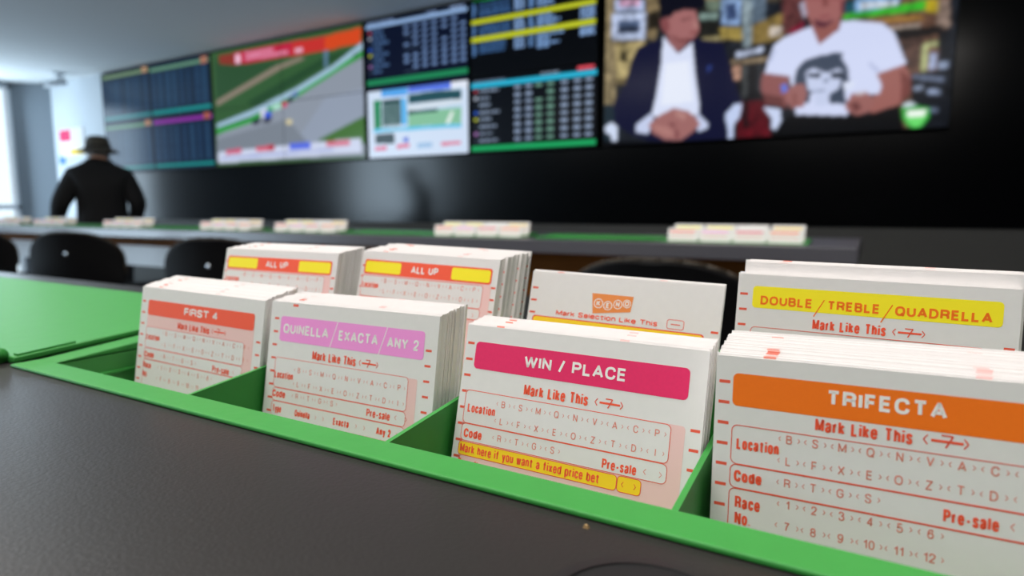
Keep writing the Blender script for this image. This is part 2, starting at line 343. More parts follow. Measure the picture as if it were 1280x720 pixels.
# pictures on the lit screens: colour and outline in the screen's own unit square
ART = {
 'showbg': [
  ('4c4438',[-0.05,1.18,0.966,0.829,0.977,0.574,-0.047,0.855]),
  ('8f8060',[-0.018,1.22,0.035,1.2,0.04,0.838,-0.014,0.852]),
  ('8a7858',[0.139,1.05,0.395,0.963,0.4,0.738,0.143,0.809]),
  ('66788a',[0.38,0.968,0.511,0.924,0.516,0.706,0.385,0.742]),
  ('6a3c3c',[0.555,0.91,0.613,0.891,0.619,0.677,0.561,0.693]),
  ('705040',[0.713,0.917,0.966,0.829,0.977,0.578,0.722,0.649]),
  ('8ab8e8',[0.75,0.766,0.858,0.732,0.863,0.61,0.754,0.64]),
  ('8f8060',[-0.014,0.858,0.04,0.844,0.044,0.234,-0.007,0.248]),
  ('6e6040',[0.039,0.615,0.146,0.591,0.141,0.461,0.084,0.351,0.042,0.358]),
  ('b5a472',[0.043,0.584,0.143,0.586,0.104,0.517,0.083,0.388,0.045,0.395]),
  ('3a3420',[0.055,0.551,0.081,0.54,0.082,0.473,0.056,0.49]),
  ('b8c8ee',[0.032,0.846,0.136,0.817,0.137,0.758,0.033,0.78]),
  ('d8a8c8',[0.047,0.841,0.121,0.821,0.12,0.786,0.048,0.801]),
  ('c4d2f2',[0.024,0.769,0.144,0.744,0.143,0.596,0.026,0.616]),
  ('56688a',[0.045,0.725,0.124,0.71,0.124,0.636,0.046,0.65]),
  ('2c3448',[0.048,0.688,0.125,0.676,0.124,0.644,0.048,0.654]),
  ('8a7858',[0.143,0.815,0.193,0.801,0.188,0.663,0.175,0.584,0.146,0.603]),
  ('2a241a',[0.148,0.744,0.187,0.745,0.188,0.652,0.149,0.638]),
  ('20201c',[0.309,0.769,0.4,0.743,0.399,0.545,0.307,0.555]),
  ('94b0a8',[0.317,0.692,0.376,0.681,0.374,0.651,0.318,0.66]),
  ('a09468',[0.327,0.561,0.395,0.555,0.396,0.534,0.327,0.543]),
  ('6a7a6a',[0.336,0.761,0.387,0.747,0.389,0.697,0.343,0.703]),
  ('98b8e8',[0.385,0.748,0.443,0.731,0.443,0.601,0.388,0.616]),
  ('3a4c74',[0.398,0.722,0.431,0.719,0.433,0.631,0.401,0.633]),
  ('8fa0a8',[0.446,0.731,0.474,0.723,0.48,0.483,0.455,0.482]),
  ('66788a',[0.474,0.723,0.516,0.711,0.517,0.572,0.477,0.581]),
  ('b09a50',[0.383,0.604,0.449,0.59,0.451,0.522,0.384,0.548]),
  ('8a7440',[0.477,0.592,0.566,0.634,0.57,0.495,0.48,0.494]),
  ('d8ccc0',[0.529,0.569,0.565,0.565,0.564,0.523,0.532,0.52]),
  ('6a3c3c',[0.561,0.699,0.619,0.683,0.623,0.546,0.581,0.514,0.565,0.539]),
  ('8a1838',[0.586,0.544,0.622,0.578,0.626,0.524,0.587,0.515]),
  ('141418',[0.418,0.474,0.528,0.483,0.536,0.209,0.424,0.226]),
  ('c8d4f0',[0.434,0.459,0.514,0.473,0.517,0.451,0.438,0.431]),
  ('a08c70',[0.422,0.423,0.533,0.419,0.534,0.395,0.423,0.403]),
  ('d0a088',[0.427,0.392,0.451,0.389,0.452,0.317,0.43,0.317]),
  ('44484a',[0.454,0.389,0.47,0.388,0.473,0.218,0.459,0.221]),
  ('383c44',[0.501,0.38,0.513,0.38,0.516,0.234,0.505,0.236]),
  ('5a0c18',[0.437,0.201,0.536,0.198,0.548,-0.003,0.449,-0.016]),
  ('14060c',[0.462,0.209,0.478,0.207,0.481,0.06,0.466,0.062]),
  ('705040',[0.722,0.654,0.974,0.584,1,0.001,0.838,0.02,0.898,0.312,0.841,0.503,0.725,0.552]),
  ('1c4a58',[0.722,0.654,0.759,0.644,0.756,0.584,0.724,0.588]),
  ('8ab8e8',[0.754,0.645,0.862,0.615,0.861,0.571,0.756,0.576]),
  ('e8f2ff',[0.765,0.632,0.858,0.611,0.856,0.592,0.767,0.596]),
  ('3cc030',[0.724,0.582,0.924,0.596,0.926,0.554,0.73,0.554]),
  ('c8b028',[0.924,0.598,0.953,0.59,0.953,0.533,0.926,0.54]),
  ('a07838',[0.789,0.54,0.919,0.532,0.92,0.508,0.8,0.523]),
  ('9a8478',[0.953,0.59,0.976,0.583,0.982,0.449,0.95,0.476]),
  ('181414',[0.842,0.483,0.965,0.472,0.966,0.434,0.859,0.429]),
  ('b0a094',[0.839,0.495,0.913,0.497,0.916,0.475,0.842,0.481]),
  ('584038',[0.869,0.427,0.923,0.434,0.927,0.277,0.89,0.285]),
  ('b8c088',[0.924,0.4,0.958,0.402,0.958,0.378,0.937,0.381,0.937,0.271,0.924,0.27]),
  ('12161e',[0.956,0.446,0.982,0.459,1,0.001,0.91,0.002,0.903,0.262,0.963,0.271]),
  ('aab8dc',[0.941,0.353,0.958,0.351,0.959,0.271,0.944,0.274]),
  ('9fb0d0',[0.964,0.304,0.985,0.305,0.986,0.276,0.965,0.275]),
  ('6a7690',[0.903,0.262,0.979,0.234,0.98,0.211,0.904,0.24]),
  ('b0c0e0',[0.912,0.206,0.93,0.206,0.931,0.18,0.914,0.181]),
  ('98a8c8',[0.942,0.186,0.974,0.177,0.972,0.157,0.946,0.161]),
  ('8090b0',[0.948,0.097,0.97,0.092,0.971,0.074,0.949,0.077]),
 ],
 'show': [
  ('1a2a34',[-0.007,0.242,0.032,0.249,0.057,0.108,0.058,0.008,-0.005,0.039]),
  ('d4e0f8',[0.004,0.114,0.029,0.139,0.053,0.121,0.053,0.021,0.035,0.003,0.029,0.061,0.009,0.082]),
  ('0c0e30',[0.21,0.588,0.118,0.556,0.097,0.482,0.076,0.352,0.036,0.248,0.041,0.123,0.11,0.053,0.17,0.013,0.431,-0.012,0.434,0.111,0.458,0.187,0.422,0.373,0.393,0.524,0.307,0.566]),
  ('dce4fc',[0.203,0.601,0.2,0.462,0.184,0.263,0.171,0.162,0.218,0.138,0.329,0.148,0.326,0.218,0.31,0.382,0.299,0.545,0.254,0.49]),
  ('eaf0ff',[0.213,0.447,0.289,0.444,0.307,0.221,0.203,0.212]),
  ('c8d2f0',[0.169,0.174,0.117,0.114,0.118,0.071,0.162,0.057,0.179,0.143]),
  ('c8d2f0',[0.322,0.16,0.356,0.098,0.357,0.068,0.327,0.052,0.316,0.114]),
  ('935e5f',[0.213,0.622,0.221,0.557,0.254,0.497,0.287,0.548,0.292,0.603]),
  ('a46b6b',[0.195,0.697,0.215,0.703,0.229,0.722,0.303,0.725,0.315,0.655,0.318,0.597,0.297,0.551,0.259,0.554,0.224,0.608,0.21,0.611]),
  ('864b4d',[0.191,0.692,0.219,0.696,0.225,0.631,0.21,0.611,0.195,0.65]),
  ('753e3f',[0.224,0.608,0.259,0.554,0.297,0.551,0.307,0.566,0.259,0.571]),
  ('50282c',[0.261,0.677,0.291,0.681,0.291,0.672,0.263,0.668]),
  ('7a3c3c',[0.289,0.604,0.316,0.6,0.314,0.592,0.29,0.593]),
  ('b27f7b',[0.298,0.67,0.319,0.631,0.312,0.616,0.3,0.624]),
  ('0a0a18',[0.184,0.803,0.339,0.76,0.336,0.728,0.31,0.712,0.242,0.736,0.229,0.699,0.191,0.695]),
  ('2a3c80',[0.348,0.409,0.363,0.411,0.36,0.384,0.347,0.37]),
  ('a16b69',[0.161,0.109,0.197,0.159,0.245,0.194,0.294,0.17,0.322,0.125,0.333,0.089,0.304,0.045,0.27,0.008,0.22,0.018,0.177,0.058]),
  ('733f42',[0.229,0.119,0.258,0.097,0.24,0.088]),
  ('b5837e',[0.253,0.181,0.288,0.153,0.282,0.118,0.25,0.152]),
  ('814b4d',[0.254,0.086,0.269,0.037,0.256,0.014,0.248,0.039]),
  ('b27c77',[0.179,0.107,0.226,0.089,0.255,0.038,0.227,0.035,0.184,0.076]),
  ('c4d2f4',[0.41,0.114,0.427,0.163,0.458,0.193,0.456,0.142,0.438,0.088,0.437,-0.003,0.423,-0.002,0.419,0.067]),
  ('0a0a18',[0.184,0.798,0.192,0.836,0.219,0.864,0.274,0.863,0.314,0.829,0.332,0.779,0.339,0.755]),
  ('c4d2f4',[0.41,0.137,0.437,0.19,0.458,0.187,0.455,0.12,0.437,0.082,0.437,0.002,0.422,0,0.419,0.079]),
  ('ccd8f6',[0.522,0.161,0.571,0.144,0.575,0.083,0.563,0.04,0.55,0.041,0.548,0.097]),
  ('8d5554',[0.514,0.339,0.592,0.33,0.592,0.222,0.587,0.147,0.528,0.177,0.513,0.257]),
  ('683938',[0.517,0.234,0.578,0.203,0.585,0.147,0.528,0.175]),
  ('9c615b',[0.819,0.278,0.884,0.315,0.904,0.242,0.904,0.173,0.881,0.126,0.815,0.089,0.798,0.117,0.817,0.176,0.831,0.215]),
  ('753f3b',[0.875,0.287,0.904,0.242,0.904,0.173,0.881,0.126,0.883,0.196]),
  ('d4dcfa',[0.643,0.546,0.569,0.506,0.544,0.474,0.531,0.407,0.522,0.337,0.592,0.31,0.616,0.11,0.751,0.087,0.775,0.188,0.828,0.18,0.834,0.219,0.819,0.278,0.889,0.314,0.87,0.397,0.853,0.47,0.826,0.517,0.757,0.546,0.722,0.552,0.716,0.503]),
  ('b4bde0',[0.819,0.283,0.796,0.333,0.798,0.342,0.829,0.291]),
  ('b8c2e4',[0.528,0.396,0.547,0.457,0.552,0.451,0.537,0.384]),
  ('935954',[0.643,0.552,0.668,0.45,0.716,0.513,0.722,0.558,0.636,0.595]),
  ('a16664',[0.622,0.682,0.727,0.652,0.726,0.592,0.714,0.56,0.682,0.529,0.654,0.54,0.627,0.608]),
  ('592b38',[0.647,0.582,0.681,0.558,0.706,0.567,0.682,0.529,0.657,0.54]),
  ('8c4a50',[0.661,0.594,0.691,0.589,0.691,0.581,0.663,0.584]),
  ('a8a4b8',[0.608,0.665,0.622,0.677,0.631,0.607,0.622,0.588]),
  ('6a3038',[0.716,0.655,0.727,0.652,0.728,0.602,0.722,0.563]),
  ('9c5d5c',[0.622,0.677,0.621,0.744,0.632,0.792,0.674,0.795,0.707,0.769,0.724,0.714,0.727,0.647]),
  ('3c2c26',[0.619,0.724,0.622,0.78,0.64,0.815,0.673,0.818,0.706,0.794,0.725,0.744,0.728,0.693,0.713,0.752,0.674,0.779,0.633,0.773]),
  ('3a2426',[0.641,0.707,0.663,0.703,0.663,0.691,0.642,0.695]),
  ('3a2426',[0.688,0.696,0.71,0.688,0.709,0.676,0.688,0.684]),
  ('824a48',[0.671,0.689,0.68,0.686,0.687,0.633,0.668,0.638]),
  ('39455a',[0.605,0.263,0.609,0.337,0.631,0.381,0.67,0.397,0.714,0.403,0.733,0.397,0.728,0.375,0.746,0.322,0.752,0.248,0.739,0.199,0.744,0.146,0.705,0.151,0.698,0.205,0.653,0.212,0.649,0.16,0.631,0.173]),
  ('c8d2f0',[0.635,0.322,0.655,0.337,0.689,0.307,0.722,0.324,0.736,0.303,0.725,0.222,0.704,0.199,0.695,0.142,0.666,0.146,0.662,0.211,0.644,0.235]),
  ('2c3648',[0.64,0.316,0.678,0.309,0.676,0.285,0.645,0.29]),
  ('2c3648',[0.699,0.31,0.739,0.303,0.737,0.267,0.707,0.277]),
  ('8490ac',[0.685,0.281,0.699,0.277,0.698,0.256,0.686,0.26]),
  ('8490ac',[0.658,0.228,0.692,0.227,0.691,0.217,0.66,0.218]),
  ('39455a',[0.704,0.204,0.739,0.22,0.749,0.145,0.711,0.151]),
  ('dce4fa',[0.735,0.251,0.767,0.256,0.763,0.216,0.742,0.209]),
  ('9a6462',[0.584,0.234,0.605,0.263,0.634,0.263,0.643,0.214,0.635,0.145,0.603,0.142,0.587,0.179]),
  ('5a7ae0',[0.57,0.269,0.585,0.272,0.588,0.234,0.573,0.225]),
  ('8a5450',[0.601,0.221,0.615,0.22,0.617,0.153,0.606,0.15]),
  ('9a635f',[0.744,0.135,0.759,0.191,0.796,0.2,0.821,0.155,0.804,0.096,0.778,0.084,0.751,0.108]),
  ('c6b8be',[0.769,0.199,0.796,0.198,0.791,0.182,0.77,0.182]),
  ('6b3c3b',[0.755,0.144,0.776,0.152,0.788,0.119,0.772,0.1]),
  ('020204',[0.57,0.061,0.598,0.107,0.751,0.087,0.815,0.089,0.881,0.121,0.895,0.013,0.911,-0.029,1,-0.038,1.01,-0.157,-0.037,-0.086,-0.039,0.027,0.436,-0.012,0.542,-0.013]),
  ('04040a',[-0.039,0.036,0.455,-0.014,0.457,-0.12,-0.037,-0.086]),
  ('2fa83c',[0.885,0.105,0.919,0.111,0.952,0.096,0.95,0.047,0.935,0.009,0.92,-0.002,0.9,0.023,0.889,0.06]),
  ('6ee070',[0.894,0.069,0.947,0.067,0.934,0.019,0.92,0.011,0.904,0.032]),
  ('f4fff4',[0.897,0.084,0.904,0.093,0.944,0.089,0.943,0.063,0.928,0.058,0.903,0.061]),
  ('c8d8e0',[0.887,0.125,0.905,0.135,0.923,0.112,0.891,0.107]),
 ],
 'race': [
  ('335c34',[0.025,1.01,1,0.975,1,0.022,-0.009,0.026]),
  ('2b5030',[0.037,0.921,0.174,0.859,0.506,0.825,0.027,0.586]),
  ('244a2b',[0.25,0.534,0.779,0.8,0.948,0.824,0.7,0.69,0.323,0.489]),
  ('8c8072',[0.027,0.582,0.463,0.793,0.627,0.832,0.659,0.809,0.504,0.763,0.026,0.532]),
  ('8f98a6',[0.014,0.281,0.258,0.377,0.563,0.536,0.999,0.754,0.994,0.023,0.001,0.044]),
  ('949fb2',[0.77,0.488,1,0.528,0.997,0.315,0.71,0.159,0.578,0.171]),
  ('7d8692',[0.012,0.244,0.53,0.36,0.657,0.147,0.005,0.117]),
  ('2fa042',[0.016,0.335,0.259,0.394,0.564,0.553,1,0.798,1,0.765,0.576,0.51,0.273,0.358,0.014,0.29]),
  ('a4c4dc',[0.019,0.38,0.277,0.461,0.592,0.597,0.826,0.728,0.995,0.859,1,0.887,1,0.812,0.825,0.69,0.591,0.552,0.275,0.413,0.017,0.344]),
  ('41702c',[0.71,0.167,0.997,0.323,0.995,0.116]),
  ('c02040',[0.176,0.962,0.708,0.956,0.705,0.847,0.177,0.858]),
  ('c8302c',[0.578,0.955,0.832,0.954,0.829,0.843,0.574,0.851]),
  ('d8481c',[0.783,0.954,0.992,0.966,0.989,0.857,0.78,0.846]),
  ('8a3428',[0.062,0.96,0.176,0.962,0.177,0.858,0.067,0.889]),
  ('f0c0d8',[0.186,0.939,0.223,0.938,0.223,0.866,0.187,0.866]),
  ('e088a8',[0.257,0.944,0.455,0.937,0.454,0.915,0.258,0.917]),
  ('e088a8',[0.255,0.907,0.549,0.897,0.555,0.871,0.257,0.88]),
  ('e8b0c8',[0.596,0.899,0.645,0.898,0.643,0.864,0.595,0.864]),
  ('d0d8f0',[0.021,0.134,0.974,0.161,0.972,0.056,0.02,0.033]),
  ('d06080',[0.078,0.147,0.195,0.152,0.198,0.111,0.079,0.102]),
  ('d86078',[0.301,0.153,0.425,0.159,0.43,0.114,0.304,0.111]),
  ('b81830',[0.389,0.155,0.432,0.158,0.432,0.117,0.392,0.114]),
  ('5870e8',[0.534,0.159,0.671,0.162,0.672,0.11,0.535,0.105]),
  ('d87088',[0.767,0.153,0.909,0.155,0.908,0.116,0.77,0.113]),
  ('a8b4e0',[0.043,0.087,0.809,0.098,0.809,0.082,0.045,0.063]),
  ('2c3040',[0.281,0.374,0.348,0.4,0.331,0.342,0.287,0.339]),
  ('d8dcea',[0.343,0.452,0.394,0.462,0.399,0.402,0.348,0.392]),
  ('3058d8',[0.371,0.431,0.422,0.441,0.422,0.382,0.376,0.379]),
  ('343848',[0.376,0.383,0.434,0.389,0.403,0.342,0.346,0.349]),
  ('a8dcc8',[0.424,0.491,0.487,0.507,0.492,0.448,0.436,0.439]),
  ('d04070',[0.494,0.498,0.532,0.5,0.531,0.459,0.498,0.454]),
  ('28303c',[0.533,0.525,0.57,0.544,0.562,0.488,0.534,0.483]),
  ('5068a8',[0.564,0.553,0.605,0.571,0.601,0.531,0.57,0.527]),
  ('d8cca0',[0.516,0.353,0.557,0.353,0.558,0.315,0.522,0.314]),
  ('5a7c94',[0.774,0.848,0.799,0.845,0.795,0.719,0.774,0.715]),
  ('2a3430',[0.947,0.787,0.965,0.791,0.961,0.765,0.945,0.765]),
 ],
 'formB': [
  ('d4e4fa',[0.006,1.03,0.998,0.997,0.993,0.02,0.003,0.054]),
  ('58a8f0',[0.151,1,0.421,1,0.43,0.88,0.149,0.894]),
  ('5878e8',[0.432,0.997,0.84,0.997,0.839,0.872,0.43,0.88]),
  ('e8eefc',[0.84,0.997,0.989,0.993,0.988,0.891,0.839,0.887]),
  ('2f8c60',[0.067,0.86,0.148,0.856,0.145,0.447,0.065,0.431]),
  ('24484c',[0.159,0.845,0.352,0.846,0.351,0.47,0.153,0.472]),
  ('50b4f0',[0.357,0.845,0.407,0.847,0.409,0.463,0.357,0.46]),
  ('bcd8f0',[0.419,0.913,0.939,0.899,0.936,0.354,0.412,0.384]),
  ('24505a',[0.43,0.88,0.696,0.897,0.935,0.871,0.934,0.754,0.632,0.756,0.428,0.763]),
  ('d8e4f0',[0.417,0.743,0.938,0.753,0.938,0.679,0.416,0.659]),
  ('88c4a0',[0.426,0.633,0.933,0.636,0.932,0.414,0.424,0.433]),
  ('38605c',[0.427,0.657,0.715,0.653,0.714,0.611,0.426,0.601]),
  ('e8f4f0',[0.785,0.432,0.837,0.59,0.867,0.586,0.826,0.427]),
  ('60c8f0',[0.058,0.438,0.936,0.413,0.936,0.369,0.057,0.386]),
  ('44565e',[0.073,0.352,0.277,0.362,0.279,0.208,0.078,0.212]),
  ('4060d8',[0.37,0.279,0.421,0.283,0.423,0.22,0.374,0.212]),
  ('e06890',[0.065,0.164,0.194,0.178,0.193,0.12,0.069,0.114]),
  ('e06890',[0.297,0.181,0.431,0.194,0.43,0.137,0.301,0.126]),
  ('a0c4e8',[0.508,0.186,0.658,0.19,0.657,0.116,0.511,0.111]),
  ('e07898',[0.741,0.179,0.924,0.182,0.924,0.134,0.745,0.127]),
 ],
 'yelT': [
  ('1a9c40',[0.027,0.982,0.202,0.972,0.309,0.981,0.166,1.08,0.028,1.06]),
 ],
}

# ------------------------------------------------------------------ the room
WY = 4.86                                   # face of the screen wall
b = MB(); b.box(-11.6, 3.2, -5.8, 5.0, -0.1, 0.0, 'carpet'); struct(b.build('floor'))
b = MB(); b.box(-11.6, 3.2, -5.8, 5.0, 2.85, 2.95, 'ceil'); struct(b.build('ceiling'))
b = MB(); b.box(-9.17, 3.2, WY, WY + 0.14, 0.0, 2.85, 'wallblack'); struct(b.build('wall_back'))
b = MB(); b.box(-11.3, -9.17, WY - 0.02, WY + 0.14, 0.0, 2.85, 'wallwhite'); struct(b.build('wall_back_white'))
b = MB(); b.prism([(-10.62, 4.84), (-11.06, 4.52), (-11.3, 4.52), (-11.3, 4.84)], 0.0, 2.85, 'wallgrey', 'z'); struct(b.build('wall_corner'))
b = MB(); b.box(-11.2, -11.06, -1.5, 3.2, 0.0, 2.85, 'wallgrey'); struct(b.build('wall_left'))
b = MB(); b.box(3.06, 3.2, -5.7, 4.86, 0.0, 2.85, 'walldark'); struct(b.build('wall_right'))
b = MB(); b.box(-11.3, 3.2, -5.8, -5.66, 0.0, 2.85, 'walldark'); struct(b.build('wall_front'))
b = MB(); b.box(-9.17, 3.06, 4.80, WY, 0.0, 0.883, 'dado'); struct(b.build('trim_1', bevel=0.004))
def window(n, y0, y1):
    f = MB()
    x0, x1 = -11.2, -11.08
    for a in np.linspace(y0, y1, 4):
        f.box(x0, x1, a - 0.03, a + 0.03, 0.0, 2.85, 'frame')
    for z in (0.04, 1.05, 2.80):
        f.box(x0, x1, y0, y1, z - 0.035, z + 0.035, 'frame')
    w = struct(f.build('window_%d' % n))
    g = MB()
    g.box(-11.145, -11.135, y0, y1, 0.0, 2.85, 'glass')
    g.build('window_glass', w)
window(1, 3.2, 4.52)
window(2, -5.66, -1.5)

for i, (px, py) in enumerate(KEY_FILL_PANELS):
    r = root('unseen_ceiling_light', (px, py, 2.85))
    tag(r, 'flat unseen light panel in the white ceiling, overhead key and added frontal fill', 'ceiling light', 'unseen ceiling key and fill panels')
    f = MB()
    for x0, x1, y0, y1 in ((-.62, -.58, -.32, .32), (.58, .62, -.32, .32), (-.58, .58, -.32, -.28), (-.58, .58, .28, .32)):
        f.box(x0, x1, y0, y1, -0.016, 0.0, 'frame')
    f.build('panel_frame', r)
    d = MB(); d.box(-.58, .58, -.28, .28, -0.012, 0.0, 'lampface'); d.build('diffuser', r)

# ------------------------------------------------------------------ screens on the wall
def inside(px, py, poly):
    n = len(poly); c = np.zeros(px.shape, bool)
    for i in range(n):
        x0, y0 = poly[i]; x1, y1 = poly[(i + 1) % n]
        if y0 == y1: continue
        c ^= ((y0 > py) != (y1 > py)) & (px < (x1 - x0) * (py - y0) / (y1 - y0) + x0)
    return c
def canvas(nx, ny, bg):
    im = np.zeros((ny, nx, 3)); im[:] = lin(bg); return im
def paint(im, shapes):
    ny, nx, _ = im.shape
    X, Y = np.meshgrid((np.arange(nx) + .5) / nx, (np.arange(ny) + .5) / ny)
    for col, p in shapes:
        poly = list(zip(p[0::2], p[1::2]))
        im[inside(X, Y, poly)] = lin(col)
    return im
def rect(im, s0, s1, t0, t1, col):
    ny, nx, _ = im.shape
    im[max(0, int(t0 * ny + .5)):max(0, int(t1 * ny + .5)), max(0, int(s0 * nx + .5)):max(0, int(s1 * nx + .5))] = lin(col)
def dashes(im, s0, s1, t0, t1, col, rng):      # a line of small illegible lettering
    s = s0
    while s < s1:
        w = rng.uniform(.012, .05)
        rect(im, s, min(s + w, s1), t0, t1, col)
        s += w + .009
def soften(im, k=1):
    for _ in range(k):
        p = np.pad(im, ((1, 1), (1, 1), (0, 0)), 'edge')
        im = (p[:-2, 1:-1] + p[2:, 1:-1] + p[1:-1, :-2] + p[1:-1, 2:] + 2 * im) / 6
    return im

sm = bpy.data.materials.new('lit_screen')
sm.use_nodes = True
sb = sm.node_tree.nodes['Principled BSDF']
at = sm.node_tree.nodes.new('ShaderNodeAttribute')
at.attribute_name = 'picture'
sb.inputs['Base Color'].default_value = (0.008, 0.009, 0.011, 1)
sb.inputs['Roughness'].default_value = 0.2
sb.inputs['Specular IOR Level'].default_value = 0.10
sm.node_tree.links.new(at.outputs['Color'], sb.inputs['Emission Color'])
sb.inputs['Emission Strength'].default_value = 0.95
M['screen'] = sm

def tv(name, label, X0, X1, z0, z1, im, cat='screen', seams=False, group=None):
    """a wall-mounted panel: casing, slim bezel and the lit picture"""
    z0 += EYE; z1 += EYE
    r = root(name, ((X0 + X1) / 2, WY, z0))
    tag(r, label, cat, group)
    hx, h = (X1 - X0) / 2, z1 - z0
    c = MB(); c.box(-hx + .01, hx - .01, -0.045, -0.003, .01, h - .01, 'black'); c.build('casing', r)
    f = MB(); g = .004
    for x0, x1, a, d in ((-hx - g, -hx + .003, -g, h + g), (hx - .003, hx + g, -g, h + g), (-hx, hx, -g, .003), (-hx, hx, h - .003, h + g)):
        f.box(x0, x1, -0.062, -0.03, a, d, 'bezel')
    if seams:
        f.box(-.003, .003, -0.0605, -0.055, 0, h, 'bezel'); f.box(-hx, hx, -0.0605, -0.055, h / 2 - .003, h / 2 + .003, 'bezel')
    f.build('bezel', r)
    ny, nx, _ = im.shape
    # each picture cell is one grid vertex
    gx = np.linspace(-hx, hx, nx); gz = np.linspace(0, h, ny)
    GX, GZ = np.meshgrid(gx, gz)
    co = np.stack([GX, np.full_like(GX, -0.06), GZ], -1).reshape(-1, 3)
    idx = np.arange(nx * ny).reshape(ny, nx)
    q = np.stack([idx[:-1, :-1], idx[:-1, 1:], idx[1:, 1:], idx[1:, :-1]], -1).reshape(-1, 4)
    me = bpy.data.meshes.new('screen')
    me.from_pydata(co.tolist(), [], q.tolist())
    ca = me.color_attributes.new('picture', 'FLOAT_COLOR', 'POINT')
    ca.data.foreach_set('color', np.concatenate([im.reshape(-1, 3), np.ones((nx * ny, 1))], 1).astype(np.float32).ravel())
    me.materials.append(sm)
    link('screen', me, r)
    return r

rng = random.Random(3)
# two men talking in a studio
im = paint(canvas(330, 186, '1c2028'), ART['showbg'])
rn = np.random.RandomState(2)
def mottled(step):                          # clutter on the studio's shelves
    g = rn.rand(186 // step + 2, 330 // step + 2)
    return np.kron(g, np.ones((step, step)))[:186, :330, None]
im *= 0.25 + 0.75 * mottled(3) + 0.45 * mottled(9)
im = soften(im, 2)
im = soften(paint(im, ART['show']), 3)
tv('video_wall', 'largest lit screen at right showing two seated men talking', -1.907, .379, .515, 1.82, im)
# horse race
im = soften(paint(canvas(264, 150, '3a5a34'), ART['race']), 3)
tv('video_wall', 'big lit screen showing a horse race beside a white rail under a red banner', -6.80, -4.444, .515, 1.82, im, 'screen', True)

def odds(header, bg, foot, names, cols, text, dots, rows, t_hi, t_lo, green=()):
    im = canvas(200, 112, bg)
    for k in range(rows):
        t = t_hi + (t_lo - t_hi) * k / (rows - 1)
        if k % 2: rect(im, 0, 1, t - .04, t + .04, bg)
        rect(im, .03, .058, t - .018, t + .02, dots[k % len(dots)])
        dashes(im, .075, .10 + rng.uniform(.06, .15), t - .016, t + .018, names, rng)
        for j, cx in enumerate(cols):
            if rng.random() < .88:
                rect(im, cx - .024, cx + .024, t - .018, t + .022, green[1] if green and j in green[0] else text)
        if k % 2:
            dashes(im, cols[0] - .02, cols[1] + .03, t - .06, t - .045, '3a4a60', rng)
    rect(im, .0, 1, header[1], header[2], header[0])
    rect(im, .0, 1, foot[1], foot[2], foot[0])
    return im
DOTS = ['b04050', 'a8b0c0', '202830', '3060d0', 'c0c840', '282c38', 'a070b0', '303848']
im = odds(('8fb0dc', .88, .935), '050d26', ('1f8a58', .07, .14), '4a6a98', [.42, .51, .60, .69, .785, .875, .955], '6a86b4', DOTS, 8, .82, .26)
dashes(im, .02, .3, .95, .972, '7a90b8', rng); dashes(im, .62, .72, .95, .972, '7a90b8', rng); dashes(im, .84, .97, .95, .98, '8aa0c8', rng)
tv('television', 'dark odds table screen with pale blue header above the form guide screen', -4.40, -3.205, 1.172, 1.82, soften(im))
im = soften(paint(canvas(200, 112, 'd4e4fa'), ART['formB']))
for k in range(9):
    dashes(im, .16, .33, .40 + k * .045, .415 + k * .045, '90b0b0', rng)
tv('television', 'bright pale blue screen with a small racetrack picture and green list', -4.40, -3.205, .515, 1.160, im)
im = paint(canvas(200, 112, '010205'), ART['yelT'])
rect(im, .01, .98, .69, .745, 'c3cc2a'); rect(im, .01, .98, .455, .515, 'c3cc2a')
for t in (.93, .895, .86, .825, .79, .655, .62, .585, .55, .425, .39, .355, .32, .285):
    long = t > .54 or t > .38
    dashes(im, .02, .05, t - .012, t + .012, '5a86c0', rng)
    if long or t > .3: dashes(im, .08, .34 if t > .5 else .3, t - .012, t + .010, '3c6294', rng)
    if t > .31:
        dashes(im, .37, .45, t - .014, t + .014, '86a8d8', rng); dashes(im, .485, .525, t - .014, t + .014, '6a94cc', rng)
    dashes(im, .55, .62 + rng.uniform(0, .14), t - .014, t + .014, '7ea4d8', rng)
    if t < .7 and t > .34: dashes(im, .87, .975, t - .016, t + .016, '86a8d8', rng)
tv('television', 'black results screen with two yellow stripes across blue text', -3.176, -1.970, 1.172, 1.82, soften(im))
im = odds(('2cb8dc', .87, .925), '04070e', ('17a860', .03, .085), '8494ac', [.395, .485, .565, .655, .76, .855, .94], '8ea0bc', DOTS, 8, .82, .16, ((2, 3), '6f9c8c'))
rect(im, .855, .975, .945, .99, 'e85060'); dashes(im, .03, .3, .935, .955, '7a8ca8', rng); dashes(im, .58, .72, .945, .965, '9fb0c8', rng)
tv('television', 'dark odds table screen with cyan header, red tab and green footer', -3.176, -1.970, .515, 1.160, soften(im))

